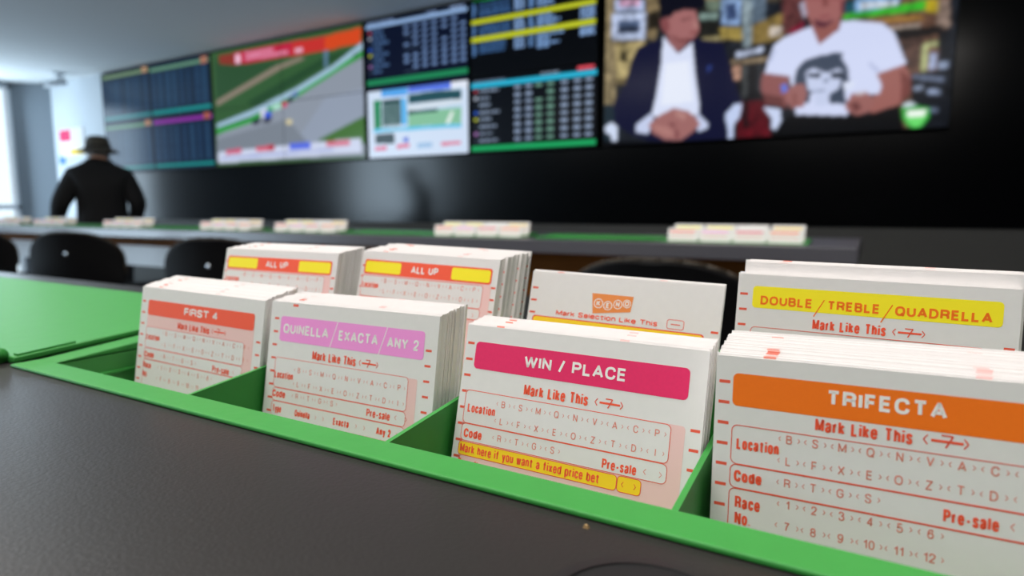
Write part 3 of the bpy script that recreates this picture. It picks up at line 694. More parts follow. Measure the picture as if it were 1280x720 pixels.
def strips(bg, bar, barc, foot, footc, dotc):
    im = canvas(160, 90, bg)
    for s in np.arange(.03, .97, .12):
        w = rng.uniform(.05, .1)
        rect(im, s, s + w, .15, .8, rng.choice(['16304e', '1c3a58', '122844']))
        for t in np.arange(.2, .8, .06):
            dashes(im, s + .01, s + w - .01, t, t + .02, '2c4c68', rng)
    rect(im, .02, 1, bar[0], bar[1], barc); rect(im, .02, 1, foot[0], foot[1], footc)
    if dotc: rect(im, .86, .96, bar[0] - .005, bar[1] + .05, dotc)
    return soften(im)
for pos, X0, X1, z0, z1, arg in (
        ('top left', -9.16, -8.055, 1.172, 1.82, ('14263c', (.88, .94), '6e8a68', (.06, .12), '1a7a80', 'b08a6a')),
        ('top right', -8.045, -6.835, 1.172, 1.82, ('14263c', (.85, .92), '5e8a72', (.06, .12), '128a8a', 'a8705a')),
        ('bottom left', -9.16, -8.055, .515, 1.162, ('0c1e3a', (.88, .93), '5a8a60', (.06, .11), '108080', 'b07a5a')),
        ('bottom right', -8.045, -6.835, .515, 1.162, ('0c1e3a', (.88, .94), '8a2ca0', (.06, .11), '108a86', 'a85a4a'))):
    tv('television', pos + ' panel of the dim blue four panel screen bank at far left', X0, X1, z0, z1, strips(*arg), group='four panel bank of dim blue screens')

# ------------------------------------------------------------------ tables
TZ = EYE - 0.0715                           # near table top
XS = [-0.3240, -0.2226, -0.1239, -0.0360, 0.0560]   # cavity end, dividers, cavity end of the near tray
r = root('betting_table', (-1.2, 0.0, 0.0))
tag(r, 'charcoal betting table in the foreground holding the sunken green slip tray', 'table')
b = MB()
hx0, hx1, hy0, hy1 = XS[0] - .008 + 1.2, XS[4] + .008 + 1.2, .134, .268
z0, z1 = TZ - .036, TZ
for x0, x1, y0, y1 in ((-2.0, 2.0, -.42, hy0), (-2.0, 2.0, hy1, .333), (-2.0, hx0, hy0, hy1), (hx1, 2.0, hy0, hy1)):
    b.box(x0, x1, y0, y1, z0, z1, 'desk')
b.build('tabletop', r)
for sx in (-1.6, 1.6):
    for sy in (-.3, .22):
        l = MB(); l.tube((sx, sy, 0.012), (sx, sy, z0), .028, .028, 'metal', 16); l.lathe([(0, 0), (.05, 0), (.05, .012), (.03, .014)], sx, sy, 'metal'); l.build('leg', r)
m = MB(); m.tube((1.1700, .0985, TZ), (1.1700, .0985, TZ + .0008), .020, .020, 'black', 40)
m.lathe([(.0198, .0002 + TZ), (.0202, .0010 + TZ), (.0175, .0012 + TZ), (.0172, .0006 + TZ)], 1.1700, .0985, 'black', 40)
m.build('lens_shadow_disc', r)  # black disc added for the lens's dark shadow on the tabletop

FZ = EYE - 0.0915                           # far table top
r = root('betting_table', (-4.0, 2.05, 0.0))
tag(r, 'long dark betting table in front of the screens with slip trays along it', 'table')
b = MB(); b.box(-3.9, 3.976, -.30, .30, FZ - .042, FZ, 'far_desk'); b.build('tabletop', r, bevel=.003)
b = MB(); b.box(-3.8, 3.86, -.18, -.16, FZ - .092, FZ - .042, 'timber'); b.build('apron', r)
b = MB(); b.box(1.2, 3.86, -.165, -.145, FZ - .20, FZ - .092, 'timber'); b.box(1.2, 3.86, -.168, -.165, FZ - .089, FZ - .079, 'stripe'); b.build('lower_rail', r)
b = MB(); b.box(-2.4, .80, .13, .15, FZ - .245, FZ - .105, 'panelw'); b.build('pale_patch_panel', r)  # plain white panel added for the pale patches below the table
for sx in (-3.4, -1.4, .9, 3.4):
    l = MB(); l.box(sx - .03, sx + .03, .16, .28, .02, FZ - .042, 'metal'); l.box(sx - .035, sx + .035, -.22, .30, 0, .02, 'metal'); l.build('leg', r, bevel=.004)

# ------------------------------------------------------------------ green slip trays
RISE = .075                                 # the tray's face rises gently towards the back
def make_tray(r, xs, depth, back, sunk=True):
    """origin: inner front edge of the rim at table level; xs: inner ends and divider positions"""
    z = lambda y: .0015 + RISE * max(0.0, y)
    xl, xr = xs[0], xs[-1]
    f = MB()
    f.hexa([(xl - .015, -.0115, 0), (xr + .015, -.0115, 0), (xr + .013, 0, 0), (xl - .013, 0, 0),
            (xl - .015, -.0115, .0015), (xr + .015, -.0115, .0015), (xr + .013, 0, .0019), (xl - .013, 0, .0019)], 'green')
    for x0, x1 in ((xl - .014, xl), (xr, xr + .014)):
        f.hexa([(x0, -.001, 0), (x1, -.001, 0), (x1, back, 0), (x0, back, 0), (x0, -.001, z(0)), (x1, -.001, z(0)), (x1, back, z(back)), (x0, back, z(back))], 'green')
    f.hexa([(xl - .014, back, 0), (xr + .014, back, 0), (xr + .014, back + .01, 0), (xl - .014, back + .01, 0),
            (xl - .014, back, z(back)), (xr + .014, back, z(back)), (xr + .014, back + .01, z(back)), (xl - .014, back + .01, z(back))], 'green')
    f.build('rim', r, bevel=.0006 if sunk else 0)
    w = .0014
    d = MB()
    fl, fb = -depth, -depth + .016
    if sunk:
        d.box(xl - w, xr + w, -w, 0, fl - w, .0012, 'green_deep')
        d.box(xl - w, xl, 0, back, fl - w, .0012, 'green_deep'); d.box(xr, xr + w, 0, back, fl - w, .0012, 'green_deep')
        d.box(xl - w, xr + w, back, back + w, fl - w, .0012, 'green_deep')
        d.box(xl, xr, 0, .050, fl - w, fl, 'green_deep'); d.box(xl, xr, .050, back, fb - w, fb, 'green_deep')
    else:
        d.box(xl, xr, 0, back, 0, .0008, 'green_deep')
    d.build('well', r)
    if sunk:
        s = MB(); s.hexa([(xl, .0500, fl), (xr, .0500, fl), (xr, .0512, fl), (xl, .0512, fl), (xl, .0625, -.008), (xr, .0625, -.008), (xr, .0637, -.008), (xl, .0637, -.008)], 'green_deep'); s.build('riser', r)
        g = MB(); g.box(xl, xl + .0012, .012, .042, -.026, -.008, 'green_deep'); g.box(xl, xl + .002, .010, .036, -.009, -.0078, 'green'); g.build('label_ledge', r)
    for x in xs[1:-1]:
        p = MB(); q = [(0, fl if sunk else .0008), (.05, fl if sunk else .0008), (back, fb if sunk else .0008), (back, .0015 + .10 * back), (0, .0016)]
        p.prism(q, x - .0008, x + .0008, 'green', 'x'); p.build('divider', r)
near = root('slip_tray', (0, .1395, TZ))
tag(near, 'bright green sunken tray in the foreground holding eight stacks of betting slips', 'tray')
make_tray(near, XS, .046, .128)

def make_lid(r, x0, x1, depth):
    z = lambda y: .003 + .067 * y
    b = MB()
    b.hexa([(x0, 0, z(0) - .003), (x1, 0, z(0) - .003), (x1, depth, z(depth) - .003), (x0, depth, z(depth) - .003), (x0, 0, z(0)), (x1, 0, z(0)), (x1, depth, z(depth)), (x0, depth, z(depth))], 'green')
    b.build('lid_panel', r, bevel=.0008)
    b = MB()
    b.hexa([(x0, depth - .003, 0), (x1 - .004, depth - .003, 0), (x1 - .004, depth, 0), (x0, depth, 0), (x0, depth - .003, z(depth) - .003), (x1 - .004, depth - .003, z(depth) - .003), (x1 - .004, depth, z(depth) - .003), (x0, depth, z(depth) - .003)], 'green_deep')
    for a in (x0, x1 - .007):
        b.hexa([(a, 0, 0), (a + .003, 0, 0), (a + .003, depth, 0), (a, depth, 0), (a, 0, z(0) - .003), (a + .003, 0, z(0) - .003), (a + .003, depth, z(depth) - .003), (a, depth, z(depth) - .003)], 'green_deep')
    b.build('skirt', r)
    b = MB(); b.tube((x0, -.003, .0036), (x1 - .006, -.003, .0036), .0036, .0036, 'green', 16); b.build('hinge_barrel', r, smooth=True)
    b = MB(); b.hexa([(x1 - .005, .002, z(.002)), (x1 - .001, .002, z(.002)), (x1 - .001, .027, z(.027)), (x1 - .005, .027, z(.027)), (x1 - .005, .002, z(.002) + .001), (x1 - .001, .002, z(.002) + .001), (x1 - .001, .027, z(.027) + .001), (x1 - .005, .027, z(.027) + .001)], 'green'); b.build('hinge_tab', r)
lid = root('tray_lid', (-.3435, .1315, TZ + .0004))
tag(lid, 'flat green lid left of the foreground tray, covering the next compartment', 'lid')
make_lid(lid, -.62, 0.0, .126)

cr = MB()
rr = random.Random(1)
cv = [(.0009 * math.cos(a) * rr.uniform(.7, 1.2), .0007 * math.sin(a) * rr.uniform(.7, 1.2), 0) for a in [i * math.pi / 4 for i in range(8)]]
cr.add([(x, y, 0) for x, y, _ in cv] + [(x * .6, y * .6, .0007) for x, y, _ in cv], [tuple(range(7, -1, -1)), tuple(range(8, 16))] + [(i, (i + 1) % 8, (i + 1) % 8 + 8, i + 8) for i in range(8)], 'crumb')
o = cr.build('crumb'); o.location = (-.0520, .1245, TZ)
tag(o, 'tiny tan crumb on the dark table against the green rim below WIN / PLACE', 'crumb')

# ------------------------------------------------------------------ betting slips
class Slip(MB):
    """one paper slip: x to the right, z up, printed face towards -y; origin at its top left corner; print in millimetres (u right, v down)"""
    def __init__(s, W, H, T=.0006):
        super().__init__()
        s.W, s.H = W * 1000, H * 1000
        s.box(0, W, 0, T, -H, 0, 'paper')
        s.T = T
    def p(s, u, v, k): return (u / 1000, -.00004 * k, -v / 1000)
    def quad(s, u0, v0, u1, v1, m, k=1):
        s.poly([(u0, v0), (u0, v1), (u1, v1), (u1, v0)], m, k)
    def poly(s, pts, m, k=1):
        s.add([s.p(u, v, k) for u, v in pts], [tuple(range(len(pts)))], m)
    def rpts(s, u0, v0, u1, v1, r, n=5):
        o = []
        for cu, cv, a in ((u1 - r, v0 + r, -90), (u1 - r, v1 - r, 0), (u0 + r, v1 - r, 90), (u0 + r, v0 + r, 180)):
            o += [(cu + r * math.cos(R(a + 90 * i / n)), cv + r * math.sin(R(a + 90 * i / n))) for i in range(n + 1)]
        return o[::-1]
    def rbox(s, u0, v0, u1, v1, r, m, k=1): s.poly(s.rpts(u0, v0, u1, v1, r), m, k)
    def ring(s, u0, v0, u1, v1, r, m='coral', w=.22, k=2):
        a = s.rpts(u0, v0, u1, v1, r); c = s.rpts(u0 + w, v0 + w, u1 - w, v1 - w, max(r - w, .05)); n = len(a)
        s.add([s.p(*q, k) for q in a] + [s.p(*q, k) for q in c], [(i, (i + 1) % n, (i + 1) % n + n, i + n) for i in range(n)], m)
    def line(s, pts, w, m, k=3):
        for (a, b), (c, d) in zip(pts, pts[1:]):
            L = math.hypot(c - a, d - b); nx, ny = -(d - b) / L * w / 2, (c - a) / L * w / 2
            s.poly([(a + nx, b + ny), (c + nx, d + ny), (c - nx, d - ny), (a - nx, b - ny)], m, k)
    def text(s, body, u0, u1, v, cap, m='coral', bold=.02, k=4, center=None):
        """lettering from u0 to u1 (or centred, natural width), baseline v, capital height cap"""
        wt = {.012: .135, .02: .175, .025: .20, .03: .215}[bold]
        vv, ff, w = lettering(body, cap, None if u1 is None else u1 - u0, wt)
        if center is not None: u0 = center - w / 2
        s.add([s.p(u0 + x, v - y, k) for x, y in vv], ff, m)
    def cell(s, u, v, ch, cap=2.2, m='coral_pale', half=2.55):
        s.text(ch, 0, None, v + cap / 2, cap, m, .012, center=u)
        for d in (-1, 1):
            s.line([(u + d * (half - .45), v - .55), (u + d * half, v), (u + d * (half - .45), v + .55)], .17, m)
    def row(s, us, v, chars, **kw):
        for u, c in zip(us, chars): s.cell(u, v, c, **kw)
    def ticks(s, left, right, v0, pitch=5.55, n=13, w=2.7, h=.85, r0=0):
        for i in range(n):
            v = v0 + pitch * i
            if v + 1 > s.H: break
            s.quad(left, v - h / 2, left + w, v + h / 2, 'coral', 1)
            if i >= r0: s.quad(right - w, v - h / 2, right, v + h / 2, 'coral', 1)
    def arrow(s, u0, v, w=9.2):
        s.line([(u0 + .8, v - 1.1), (u0, v), (u0 + .8, v + 1.1)], .28, 'coral'); s.line([(u0 + w - .8, v - 1.1), (u0 + w, v), (u0 + w - .8, v + 1.1)], .28, 'coral')
        s.line([(u0 + 1.5, v), (u0 + w - .9, v)], .62, 'red'); s.line([(u0 + 3.4, v - 1.35), (u0 + 5.6, v - 1.35), (u0 + 4.3, v + 1.4)], .36, 'coral')
    def edge_marks(s, us):
        T = s.T * 1000
        for u, m in us:     # print that bleeds over the top edge
            s.add([(u / 1000, -.00004, .00003), ((u + 3) / 1000, -.00004, .00003), ((u + 3) / 1000, s.T + .00002, .00003), (u / 1000, s.T + .00002, .00003)], [(0, 1, 2, 3)], m)
            s.quad(u, 0, u + 3, .5, m, 1)
ROW1, ROW2, CODE = 'BSMQNVACP', 'LFXEOZTDI', 'RTGS'

def common(s, k, mlt_v, box, row1, row2, code_v, box2, boxu=(2.7, 74.2), u0=18.0, du=6.53, mlt=(25.0, 47.7), arrow=50.0, loc=(4.2, 15.2), presale=True, cap=3.6, blush=True):
    """the block every form shares; k scales the 83 mm layout to this slip's width"""
    if mlt_v:
        s.text('Mark Like This', mlt[0] * k, mlt[1] * k, mlt_v, cap, 'red', .03); s.arrow(arrow * k, mlt_v - 1.75, 9.0 * k)
    us = [(u0 + du * i) * k for i in range(9)]
    a, b = boxu[0] * k, boxu[1] * k
    if blush: s.rbox(b - 1, box[0] + .3, b + 4.0, s.H - 2, .8, 'blush', 1.5); s.rbox(a, box[0], b, box[1], 1.6, 'paper', 2)
    s.ring(a, box[0], b, box[1], 1.6, k=3)
    s.text('Location', loc[0] * k, loc[1] * k, (row1 + row2) / 2 + 1.6, 3.0, 'red', .03)
    s.row(us, row1, ROW1, half=2.6 * k); s.row(us, row2, ROW2, half=2.6 * k)
    if box2:
        if blush: s.rbox(a, box[1], b, box2, 1.6, 'paper', 2)
        s.ring(a, box[1], b, box2, 1.6, k=3)
        s.text('Code', loc[0] * k - .3, (loc[0] + 7) * k, code_v + 1.8, 3.0, 'red', .03)
        s.row(us[:4], code_v, CODE, half=2.6 * k)
        if presale:
            s.text('Pre-sale', 54.4 * k, 65.2 * k, code_v + 2.2, 3.0, 'red', .03)
            for d in (-1, 1): s.line([((70 + d * 2.0) * k, code_v - .3), ((70 + d * 2.7) * k, code_v + .5), ((70 + d * 2.0) * k, code_v + 1.3)], .2, 'coral_pale')
def numbers(s, k, v, dv, u0=18.2, du=6.5):
    us = [(u0 + du * i) * k for i in range(6)]
    s.row(us, v, ['1', '2', '3', '4', '5', '6'], cap=2.2, half=2.6 * k)
    s.row(us, v + dv, ['7', '8', '9', '10', '11', '12'], cap=2.2, half=2.9 * k)

H = .075
def slip_first(W):
    s = Slip(W, .071); k = W * 1000 / 83
    s.ticks(1.2, s.W - 1, 7.2, r0=2)
    s.rbox(6.2, 13, s.W - 5.6, 60, .5, 'blush', 1)
    s.rbox(6.2, 6.2, s.W - 5.8, 13.7, 1.3, 'red', 3); s.text('FIRST 4', 35.8, 60.8, 11.5, 3.6, 'white', .03)
    common(s, k, 18.5, (19.4, 30.0), 21.6, 27.0, 32.9, 35.6, boxu=(5.6, 72.9), u0=21.0, mlt=(28.5, 50.3), arrow=52, loc=(6.2, 16.2), cap=3.3)
    s.rbox(5.6 * k, 35.6, 72.9 * k, 64, 1.6, 'paper', 2); s.ring(5.6 * k, 35.6, 72.9 * k, 64, 1.6, k=3)
    s.text('Race', 6.4, 13, 40, 3, 'red', .03); s.text('No.', 6.4, 10.8, 44.4, 3, 'red', .03)
    numbers(s, k, 38.4, 5.5, 19.5)
    return s
def slip_quinella(W):
    s = Slip(W, .0705); k = W * 1000 / 83
    s.ticks(2.4, s.W - 2.4, 7.2, r0=1); s.quad(13, .6, 16, 1.6, 'red')
    s.rbox(6.4, 6.0, 82.6, 16.4, 1.3, 'pink', 2)
    for u in (36.0, 61.6): s.line([(u - .2, 16.4), (u + 3.2, 6.0)], .35, 'white', 3)
    s.text('QUINELLA', 8.4, 34.6, 13.0, 4.0, 'white', .025); s.text('EXACTA', 40.2, 60.6, 13.2, 4.0, 'white', .025); s.text('ANY 2', 65.2, 80.2, 13.4, 4.0, 'white', .025)
    common(s, k, 22.4, (23.3, 36.0), 27.6, 33.3, 38.2, 41.6, boxu=(4.8, 72.0), u0=18.6, du=6.2, mlt=(25.0, 47.2), arrow=48.8, loc=(5.2, 15.6))
    s.rbox(4.8 * k, 41.6, 72 * k, 48, 1.6, 'paper', 2); s.ring(4.8 * k, 41.6, 72 * k, 48.2, 1.6, k=3); s.ring(4.8 * k, 48.2, 72 * k, 62, 1.6, k=3)
    s.text('Type', 6.1, 11.4, 46.2, 3, 'red', .03)
    for t, a, c, d in (('Quinella', 19.5, 28.2, 31.2), ('Exacta', 41.2, 49.6, 53), ('Any 2', 63.5, 70.6, 73)):
        s.text(t, a, c, 46.3, 2.8, 'red', .03)
        for e in (0, 4.2): s.line([(d + e, 44.2), (d + e + .6, 45), (d + e, 45.8)], .2, 'coral_pale')
    return s
def slip_win(W):
    s = Slip(W, .0715); k = W * 1000 / 83
    s.ticks(.9, s.W - .7, 6.4, r0=3)
    s.rbox(4.4, 5.6, 78.1, 14.9, 1.5, 'magenta', 2); s.text('WIN / PLACE', 23.9, 59.2, 12.1, 3.9, 'white', .025)
    s.rbox(2.6, 22.3, 78.2, 66, 1.0, 'blush', 1)
    common(s, k, 21.2, (22.4, 33.8), 25.5, 31.1, 36.7, 39.7)
    s.rbox(2.4, 39.9, 59.7, 44.6, 1.2, 'amber', 3); s.rbox(59.7, 39.8, 67.2, 44.6, 1.2, 'amber', 3); s.ring(2.4, 39.9, 59.7, 44.6, 1.2, k=4); s.ring(59.7, 39.8, 67.2, 44.6, 1.2, k=4)
    s.text('Mark here if you want a fixed price bet', 3.2, 54.2, 43.6, 2.9, 'red', .025, 5)
    for d in (-1, 1): s.line([(63.4 + d * 1.6, 41.4), (63.4 + d * 2.2, 42.2), (63.4 + d * 1.6, 43)], .2, 'coral', 5)
    s.text('Race No.', 3.0, 13.2, 48.6, 2.9, 'red', .03)
    return s
def slip_trifecta(W):
    s = Slip(W, .0715); k = W * 1000 / 83
    s.ticks(.8, s.W - .8, 6.9, 5.45, w=2.8)
    s.rbox(4.3, 4.4, 73, 13.0, 1.4, 'orange', 2); s.text('TRIFECTA', 26.4, 50.9, 9.9, 3.75, 'white', .03)
    common(s, k, 16.7, (17.9, 28.3), 19.9, 25.4, 31.0, 34.6, boxu=(4.7, 75), u0=19.6, du=6.33, mlt=(25.7, 47.4), arrow=49.6, loc=(6.2, 17.2), cap=3.2, blush=False)
    s.ring(4.7 * k, 34.6, 75 * k, 58, 1.6, k=3)
    s.text('Race', 6.1, 12.3, 39.8, 3.2, 'red', .03); s.text('No.', 6.2, 10.2, 44.0, 3.2, 'red', .03)
    numbers(s, k, 36.5, 5.5, 20.0, 6.42)
    return s
def slip_allup(W):
    s = Slip(W, .071); k = W * 1000 / 80
    b0, v0 = 2.2 * k, 4.2
    s.ticks(-.1 + 1.0, s.W - .6, 7.4, 5.3, w=2.4, r0=1)
    s.rbox(b0, v0, 76.9 * k, v0 + 7.2, 1.3, 'red', 2)
    s.rbox(b0 + .8, v0 + .8, 25.4 * k, v0 + 6.4, 1.0, 'yellow', 3); s.rbox(55.2 * k, v0 + .8, 76.1 * k, v0 + 6.4, 1.0, 'yellow', 3)
    s.text('ALL UP', 31.8 * k, 47.6 * k, v0 + 5.2, 3.4, 'white', .03)
    s.rbox(1.6 * k, v0 + 7, 76.6 * k, 60, .6, 'blush', 1)
    common(s, k * 80 / 83, None, (12.0, 22.6), 14.2, 19.2, 25.2, 27.6, boxu=(1.8, 76.0), u0=17.6, du=6.7, loc=(2.6, 13.4), blush=True)
    s.rbox(1.8 * k, 27.6, 73.2 * k, 60, 1.6, 'blush', 2); s.ring(1.8 * k, 27.6, 73.2 * k, 60, 1.6, k=3)
    return s
def slip_keno(W):
    s = Slip(W, .071)
    s.ticks(.8, s.W - .6, 7.2, 5.3, r0=2)
    s.poly([(28.7, 7.3), (29.8, 15.7), (45.8, 13.6), (46.4, 7.3)], 'keno', 2)
    for ch, u, v, rr_ in (('K', 31.9, 11.3, 2.0), ('E', 36.0, 11.9, 1.9), ('N', 40.2, 11.0, 1.9), ('O', 44.0, 10.4, 1.7)):
        n = 20
        s.add([s.p(u + q * math.cos(2 * math.pi * i / n), v + q * math.sin(2 * math.pi * i / n), 3) for q in (rr_, rr_ - .32) for i in range(n)], [(i, (i + 1) % n, (i + 1) % n + n, i + n) for i in range(n)], 'white')
        s.text(ch, 0, None, v + 1.0, 2.1, 'white', .03, center=u)
    s.text('Mark Selection Like This', 13.5, 57.2, 18.0, 2.1, 'red', .025)
    s.ring(60.8, 14.6, 67.5, 18.4, 1.0, 'coral', .25); s.line([(62.4, 16.5), (66, 16.5)], .35, 'coral')
    s.rbox(2.5, 19.0, 75.4, 60, 1.4, 'coral', 1); s.rbox(3.0, 19.5, 74.9, 59, 1.2, 'amber', 2)
    return s
def slip_double(W):
    s = Slip(W, .071); k = W * 1000 / 83
    s.ticks(.8, s.W - .9, 7.3, 5.6, r0=2)
    s.rbox(5.2, 4.2, 78.0, 12.1, 1.3, 'yellow', 2)
    s.text('DOUBLE', 8.0, 25.0, 10.8, 3.2, 'orange', .03); s.text('TREBLE', 29.6, 45.3, 10.9, 3.2, 'orange', .03); s.text('QUADRELLA', 49.6, 75.4, 11.0, 3.2, 'orange', .03)
    for u in (25.6, 45.8): s.line([(u, 13.6), (u + 3.0, 7.6)], .35, 'orange', 3)
    common(s, k, 18.1, (18.9, 30), 22.0, 27.4, 33, 36, boxu=(5.3, 75), u0=19.6, mlt=(25.7, 47.9), arrow=49.8, loc=(6.2, 17), blush=False)
    return s
def slip_plain(W, H_, marks=True):
    s = Slip(W, H_)
    s.ticks(.9, s.W - .9, 7.0, 5.5, n=5)
    if marks: s.edge_marks([(11.6, 'coral_pale'), (56, 'blush')])
    return s

#        key, form, origin (x, y, z from the eye), roll, lean, width, number, back pitch, climb, left-right spread, name in labels
STACKS = [
    ('first', slip_first, (-.31694, .1785, -.03793), -.0090, 9, .0918, 28, .00064, .0038, .0006, 'FIRST 4', 'red'),
    ('quin', slip_quinella, (-.22054, .1785, -.03836), .0078, 10, .0885, 25, .00066, .0022, .0012, 'QUINELLA / EXACTA / ANY 2', 'pink'),
    ('win', slip_win, (-.12089, .1800, -.03966), -.0038, 14, .0831, 16, .00068, .0014, .0005, 'WIN / PLACE', 'magenta'),
    ('tri', slip_trifecta, (-.03353, .1686, -.03810), .0174, 6, .0780, 29, .00070, .0034, .0005, 'TRIFECTA', 'orange'),
    ('all_a', slip_allup, (-.31800, .2280, -.02130), -.0007, 13, .0871, 28, .00066, .0020, .0008, 'ALL UP', 'red and yellow'),
    ('all_b', slip_allup, (-.22060, .2350, -.01995), -.0211, 14, .0800, 24, .00072, .0030, .0022, 'ALL UP', 'red and yellow'),
    ('keno', slip_keno, (-.12682, .2400, -.02610), -.0233, 14, .0809, 3, .00070, .0004, .0012, 'orange logo', 'orange'),
    ('dbl', slip_double, (-.04110, .2400, -.02297), -.0104, 8, .0823, 22, .00066, .0046, .0012, 'DOUBLE / TREBLE / QUADRELLA', 'yellow'),
]
PLACE = {'first': 'left end of front row', 'quin': 'second in front row', 'win': 'third in front row', 'tri': 'right end of front row',
         'all_a': 'left end of back row', 'all_b': 'second in back row', 'keno': 'third in back row', 'dbl': 'right end of back row'}
rs = random.Random(11)
for key, form, (x, y, z), roll, lean, W, n, pitch, climb, spread, title, hue in STACKS:
    l = R(lean)
    def frame(dx, dy, dz, tilt=0.0, twist=0.0):
        zv = Vector((0, math.sin(l + tilt), math.cos(l + tilt)))
        xv = Vector((math.cos(roll + twist), 0, math.sin(roll + twist)))
        yv = zv.cross(xv).normalized()
        zv = xv.cross(yv)
        return Matrix(((xv.x, yv.x, zv.x, x + dx), (xv.y, yv.y, zv.y, y + dy), (xv.z, yv.z, zv.z, EYE + z + dz), (0, 0, 0, 1)))
    s = form(W)
    o = link('betting_slip', s.mesh('betting_slip'))
    o.matrix_world = frame(0, 0, 0)
    lab0 = 'betting slip with a four letter logo in an orange box, ' if key == 'keno' else 'betting slip headed %s on %s band, ' % (title, hue)
    lab0 += PLACE[key]
    tag(o, lab0, 'betting slip', 'front slips of the foreground stacks')
    pm = [slip_plain(W, s.H / 1000, k_).mesh('plain_slip') for k_ in (False, True)]
    drift = 0.0
    for i in range(1, n):
        q = i / max(1, n - 1)
        if rs.random() < .25: drift = rs.uniform(-1, 1) * spread
        up = climb * (q ** .8) + rs.uniform(-.0003, .0003)
        side = drift * q + rs.uniform(-.0003, .0003)
        if key == 'all_b': side += .0045 * q + (.0012 if (i // 5) % 2 else 0)
        if key == 'dbl': up = (.0042 if i > 6 else .0004) + rs.uniform(-.0003, .0003); side += .0010 if i > 6 else 0
        c = link('betting_slip', pm[rs.random() < .28])
        c.matrix_world = frame(side, i * pitch / math.cos(l), up, rs.uniform(-.0005, .0005), rs.uniform(-.0015, .0015))
        front_name = {'keno': 'the orange logo slip', 'all_a': 'the left ALL UP slip', 'all_b': 'the right ALL UP slip'}.get(key, 'the slip headed ' + title)
        tag(c, 'white slip packed behind ' + front_name, 'betting slip', 'slips packed behind ' + front_name)

# far trays along the other table: four columns, two rows of slips each
HUES = ['red', 'pink', 'magenta', 'orange']
def small(W, H_, hue):
    s = Slip(W, H_, .0012)
    s.rbox(6, 6, W * 1000 - 8, 10.5, 1.2, hue, 1)
    if H_ > .03:
        for v in (16, 21, 26): s.quad(6, v, W * 1000 - 10, v + .9, 'coral_pale', 1)
    return s
fw, fp = .088, .094
fxs = [0, fp, 2 * fp, 3 * fp, 4 * fp]
FAR = [-.535, -1.415, -2.29, -2.82, -3.68, -4.47, -5.02]     # left end of each tray
NTH = ['first', 'second', 'third', 'fourth', 'fifth', 'sixth', 'seventh']
proto = root('slip_tray', (0, 0, 0))
make_tray(proto, fxs, 0, .128, False)
lidp = root('tray_lid', (0, 0, 0))
make_lid(lidp, -.40, 0, .126)
front = [small(fw, .037, h).mesh('small_slip') for h in HUES]
rear = [small(fw, .048, h).mesh('small_slip') for h in ('yellow', 'yellow', 'white', 'amber')]
plain = [slip_plain(fw, .037).mesh('small_slip'), slip_plain(fw, .048).mesh('small_slip')]
for g, x in enumerate(FAR):
    yy = 1.835
    where = "%s tray from far table's right end" % NTH[g]
    t = proto if g == 0 else copy_tree(proto)
    t.location = (x, yy, FZ)
    tag(t, 'low green slip tray, %s' % where, 'tray', 'trays along the far table')
    if g in (0, 1, 3, 4):
        ld = lidp if g == 0 else copy_tree(lidp)
        ld.location = (x - .020, yy - .008, FZ)
        tag(ld, 'green lid lying left of the %s' % where, 'lid', 'lids along the far table')
    for j in range(4):
        for row_, (meshes, dy, hh) in enumerate(((front, .048, .037), (rear, .108, .048))):
            jit = rs.uniform(-.002, .002)
            for q in range(2):
                me = meshes[j] if q == 0 else plain[row_]
                o = link('betting_slip', me)
                la = R(9)
                o.location = (x + j * fp + .003 + jit + q * rs.uniform(-.001, .001), yy + dy + q * .007, FZ + .0012 + hh * math.cos(la) + q * .0008)
                o.rotation_euler = (-la, 0, 0)
                hue = HUES[j] if row_ == 0 else ('yellow', 'yellow', 'white', 'amber')[j]
                rown = 'front row' if row_ == 0 else 'back row'
                lab = ('' if row_ == 0 or j > 1 else ('leftmost ' if j == 0 else 'second ')) + '%s-headed slip in %s, ' % (hue, rown) if q == 0 else 'plain slip packed behind the %s, ' % rown
                tag(o, lab + where, 'betting slip', 'slips in the ' + where)

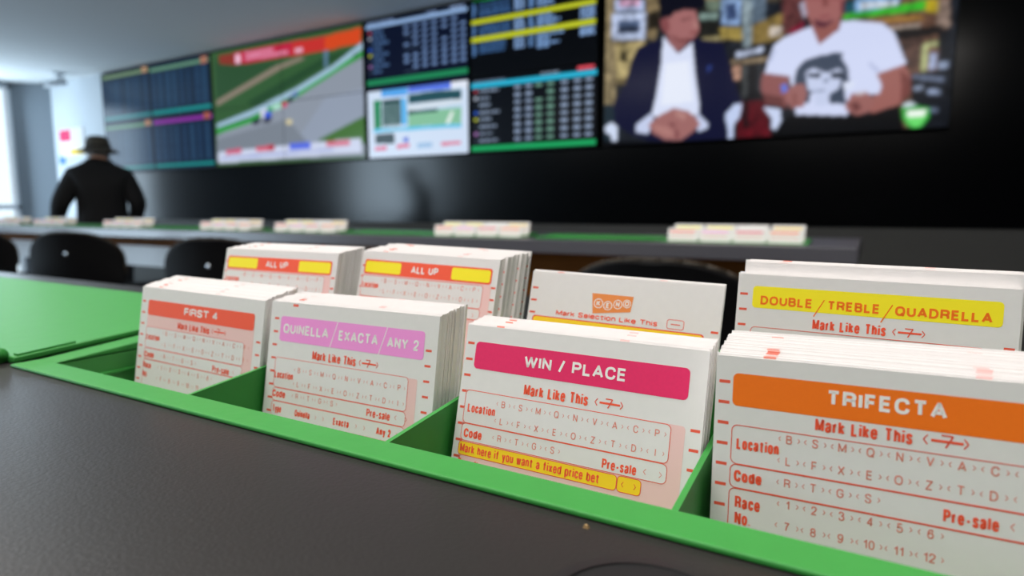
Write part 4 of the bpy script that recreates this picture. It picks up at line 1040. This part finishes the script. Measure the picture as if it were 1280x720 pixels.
# ------------------------------------------------------------------ chairs
def make_chair(r):
    prof = [(.215, .600), (.19, .622), (.10, .618), (.0, .606), (-.10, .602), (-.165, .612), (-.205, .645), (-.222, .70), (-.232, .76)]
    back_top = .90
    rows, edge_l, edge_r, top = [], [], [], []
    hw = lambda z: .225
    for (y, z) in prof: rows.append((y, z, .205 if z < .63 and y > -.15 else .225))
    n = 8
    for i in range(1, n + 1):
        a = i / n * math.pi / 2
        rows.append((-.232 - .02 * i / n, .77 + (back_top - .77) * math.sin(a), max(.02, .225 * math.cos(a) ** .8)))
    K = 12
    b = MB()
    v = []
    for i, (y, z, w) in enumerate(rows):
        isb = max(0.0, min(1.0, (z - .62) / .1)) if y < -.15 else 0
        for j in range(K + 1):
            t = j / K * 2 - 1
            v.append((t * w, y + isb * .055 * (t * w / .225) ** 2, z + (0 if isb else .018 * t * t)))
    f = [(i * (K + 1) + j, i * (K + 1) + j + 1, (i + 1) * (K + 1) + j + 1, (i + 1) * (K + 1) + j) for i in range(len(rows) - 1) for j in range(K)]
    b.add(v, f, 'shell')
    o = b.build('shell', r, True)
    so = o.modifiers.new('thickness', 'SOLIDIFY'); so.thickness = .012
    ss = o.modifiers.new('smooth', 'SUBSURF'); ss.levels = ss.render_levels = 1
    e = MB()
    path = [v[i * (K + 1)] for i in range(7, len(rows))] + [v[i * (K + 1) + K] for i in range(len(rows) - 1, 6, -1)]
    for p, q in zip(path, path[1:]): e.tube(p, q, .005, .005, 'shell_edge', 8)
    e.build('edge_trim', r, True)
    rv = MB(); rv.lathe([(0, 0), (.007, .001), (.009, .004), (.009, .006)], 0, 0, 'chrome', 16); ro = rv.build('rivet', r, True); ro.location = (0, -.262, .80); ro.rotation_euler = (R(-90), 0, 0)
    for sx in (-1, 1):
        for y0, y1 in ((.15, .20), (-.13, -.20)):
            l = MB(); l.tube((sx * .15, y0, .600), (sx * .20, y1, 0.0), .013, .010, 'black', 12); l.build('leg', r, True)
    fr = MB()
    for p, q in (((-.188, .185, .18), (.188, .185, .18)), ((-.188, -.182, .18), (.188, -.182, .18)), ((-.188, .185, .18), (-.188, -.182, .18)), ((.188, .185, .18), (.188, -.182, .18))): fr.tube(p, q, .008, .008, 'black', 10)
    fr.build('footrest', r, True)
CH = [(-.39, 1.49, 0.03, 'black shell chair with a rounded back, behind the orange logo slip'),
      (-1.22, 1.50, -.05, 'black shell chair mostly hidden behind the second ALL UP stack'),
      (-2.17, 1.64, .40, 'black shell chair just left of the first ALL UP stack'),
      (-3.36, 1.70, .52, 'black shell chair in front of the far table below the man in the hat'),
      (-4.42, 1.70, .5, 'black shell chair cut off by the left edge of the view')]
cp = None
for x, y, a, lab in CH:
    if cp is None:
        cp = root('counter_chair'); make_chair(cp); c = cp
    else: c = copy_tree(cp)
    c.location = (x, y, 0); c.rotation_euler = (0, 0, a)
    tag(c, lab, 'chair', 'black chairs along the far table')

# ------------------------------------------------------------------ the man at the back
def skin_figure(name, verts, edges, root_i, sub=2):
    me = bpy.data.meshes.new(name)
    me.from_pydata([v[:3] for v in verts], edges, [])
    o = link(name, me)
    sk = o.modifiers.new('skin', 'SKIN'); sk.use_smooth_shade = True
    if not me.skin_vertices: me.attributes  # layer comes with the modifier
    for i, v in enumerate(verts):
        rr_ = v[3] if isinstance(v[3], tuple) else (v[3], v[3])
        me.skin_vertices[0].data[i].radius = rr_
        me.skin_vertices[0].data[i].use_root = (i == root_i)
    sb_ = o.modifiers.new('sub', 'SUBSURF'); sb_.levels = sb_.render_levels = sub
    bpy.context.view_layer.update()
    out = bpy.data.meshes.new_from_object(o.evaluated_get(bpy.context.evaluated_depsgraph_get()))
    bpy.data.objects.remove(o)
    return out
V, E = [], []
def J(x, y, z, r, par=None):
    V.append((x, y, z, r)); i = len(V) - 1
    if par is not None: E.append((par, i))
    return i
pel = J(0, 0, .83, (.165, .12))
sp = J(0, -.02, .98, (.17, .125), pel); ch = J(0, -.035, 1.15, (.185, .13), sp); up = J(0, -.005, 1.29, (.15, .10), ch)
nk = J(0, .055, 1.375, .055, up); hd = J(0, .095, 1.435, (.066, .075), nk); cr = J(0, .105, 1.505, (.074, .088), hd); tp = J(0, .100, 1.555, (.05, .06), cr)
J(0, .205, 1.455, .012, hd)
for s_ in (-1, 1):
    sh = J(s_ * .165, -.005, 1.262, .080, up)
    el = J(s_ * (.275 if s_ < 0 else .255), -.075, 1.06, .052, sh)
    wr = J(s_ * (.315 if s_ < 0 else .225), .085 if s_ < 0 else .10, .915, .034, el)
    pm_ = J(s_ * (.315 if s_ < 0 else .215), .125, .86, (.034, .022), wr)
    for k_, (dx, L) in enumerate(((-.026, .068), (-.009, .078), (.009, .074), (.026, .058))):
        a = J(V[pm_][0] + dx, .140, .83, .0105, pm_); b_ = J(V[pm_][0] + dx * 1.05, .160, .83 - L * .45, .0095, a); J(V[pm_][0] + dx, .158, .83 - L, .008, b_)
    th = J(V[pm_][0] - s_ * .036, .135, .865, .0115, pm_); J(V[pm_][0] - s_ * .048, .165, .835, .009, th)
    hp = J(s_ * .095, 0, .76, .105, pel); kn = J(s_ * .11, .03, .44, .065, hp); an = J(s_ * .115, -.01, .10, .042, kn); J(s_ * .13, .13, .035, .034, an)
bm_ = skin_figure('person', V, E, pel)
bm_.materials.append(M['skin'])
bm_.polygons.foreach_set('use_smooth', [True] * len(bm_.polygons))
man = link('person', bm_)
man.location = (-5.47, 2.80, 0); man.rotation_euler = (0, 0, R(62))
tag(man, 'person seen from behind in a black jacket and brimmed hat, standing beyond the far table', 'person')
def garment(name, src, test, off, m):
    me = src.copy(); me.name = name
    bb = bmesh.new(); bb.from_mesh(me); bb.normal_update()
    bmesh.ops.delete(bb, geom=[f for f in bb.faces if not test(f.calc_center_median())], context='FACES')
    for v in bb.verts: v.co += v.normal * off
    bb.to_mesh(me); bb.free()
    me.materials.clear(); me.materials.append(M[m])
    o = link(name, me, man)
    so = o.modifiers.new('cloth', 'SOLIDIFY'); so.thickness = .006; so.offset = 1
    return o
garment('jacket', bm_, lambda c: (c.z > .80 and abs(c.x) < .19 and c.z < 1.405) or (abs(c.x) >= .19 and c.z > .925), .012, 'jacket')
garment('trousers', bm_, lambda c: (.06 < c.z < .74 and abs(c.x) < .185) or (.74 <= c.z < .92 and abs(c.x) < .19), .008, 'trouser')
h = MB()
h.lathe([(.0, 1.602), (.045, 1.606), (.068, 1.598), (.080, 1.575), (.088, 1.535), (.093, 1.508)], 0, .100, 'hat', 32, 1.0, 1.15)
h.lathe([(.092, 1.510), (.115, 1.498), (.150, 1.478), (.152, 1.474), (.115, 1.492), (.09, 1.503)], 0, .100, 'hat', 32, 1.0, 1.12)
h.lathe([(.0945, 1.508), (.0925, 1.528), (.0905, 1.530)], 0, .100, 'band', 32, 1.0, 1.15)
h.build('hat', man, True)
hh = MB(); hh.lathe([(.066, 1.42), (.080, 1.45), (.086, 1.50), (.082, 1.53)], 0, .088, 'hair', 24, 1.0, 1.0); hair = hh.build('hair', man, True)
for s_ in (-1, 1):
    e_ = MB(); e_.lathe([(0, -.012), (.009, -.008), (.012, 0), (.009, .008), (0, .012)], s_ * .033, .178, 'white', 12); eo = e_.build('eye', man, True); eo.location = (0, 0, 1.475)
    s2 = MB(); s2.hexa([(s_ * .125 - .045, -.06, 0), (s_ * .125 + .045, -.06, 0), (s_ * .135 + .048, .20, 0), (s_ * .135 - .048, .20, 0), (s_ * .12 - .04, -.05, .09), (s_ * .12 + .04, -.05, .09), (s_ * .135 + .04, .18, .045), (s_ * .135 - .04, .18, .045)], 'shoe'); s2.build('shoe', man, bevel=.012)

# ------------------------------------------------------------------ small things at the far end
p = root('wall_poster', (-10.15, 4.84, 1.78))
tag(p, 'red, white and blue notice on the pale wall behind the man in the hat', 'poster')
b = MB(); b.box(-.30, .36, -.012, 0, 0, .40, 'white'); b.build('sheet', p)
b = MB(); b.box(-.29, .02, -.0135, -.012, .22, .38, 'magenta'); b.box(-.02, .34, -.0135, -.012, .02, .10, 'amber'); b.build('printed_red_panel', p)
b = MB(); b.box(-.36, -.20, -.010, 0, -.10, .02, 'blueprint'); b.build('blue_tab', p)
c = root('security_camera', (-9.72, 4.55, 2.85))
tag(c, 'small white security camera under the ceiling above the pale wall', 'camera')
b = MB(); b.lathe([(0, 0), (.07, 0), (.07, -.02), (.02, -.03), (.02, -.09)], 0, 0, 'frame', 20); b.build('mount', c, True)
b = MB(); b.tube((.06, .06, -.10), (-.08, -.16, -.16), .05, .045, 'frame', 18); b.build('body', c, True)
b = MB(); b.tube((-.079, -.158, -.1595), (-.09, -.175, -.164), .03, .026, 'black', 16); b.build('lens', c, True)
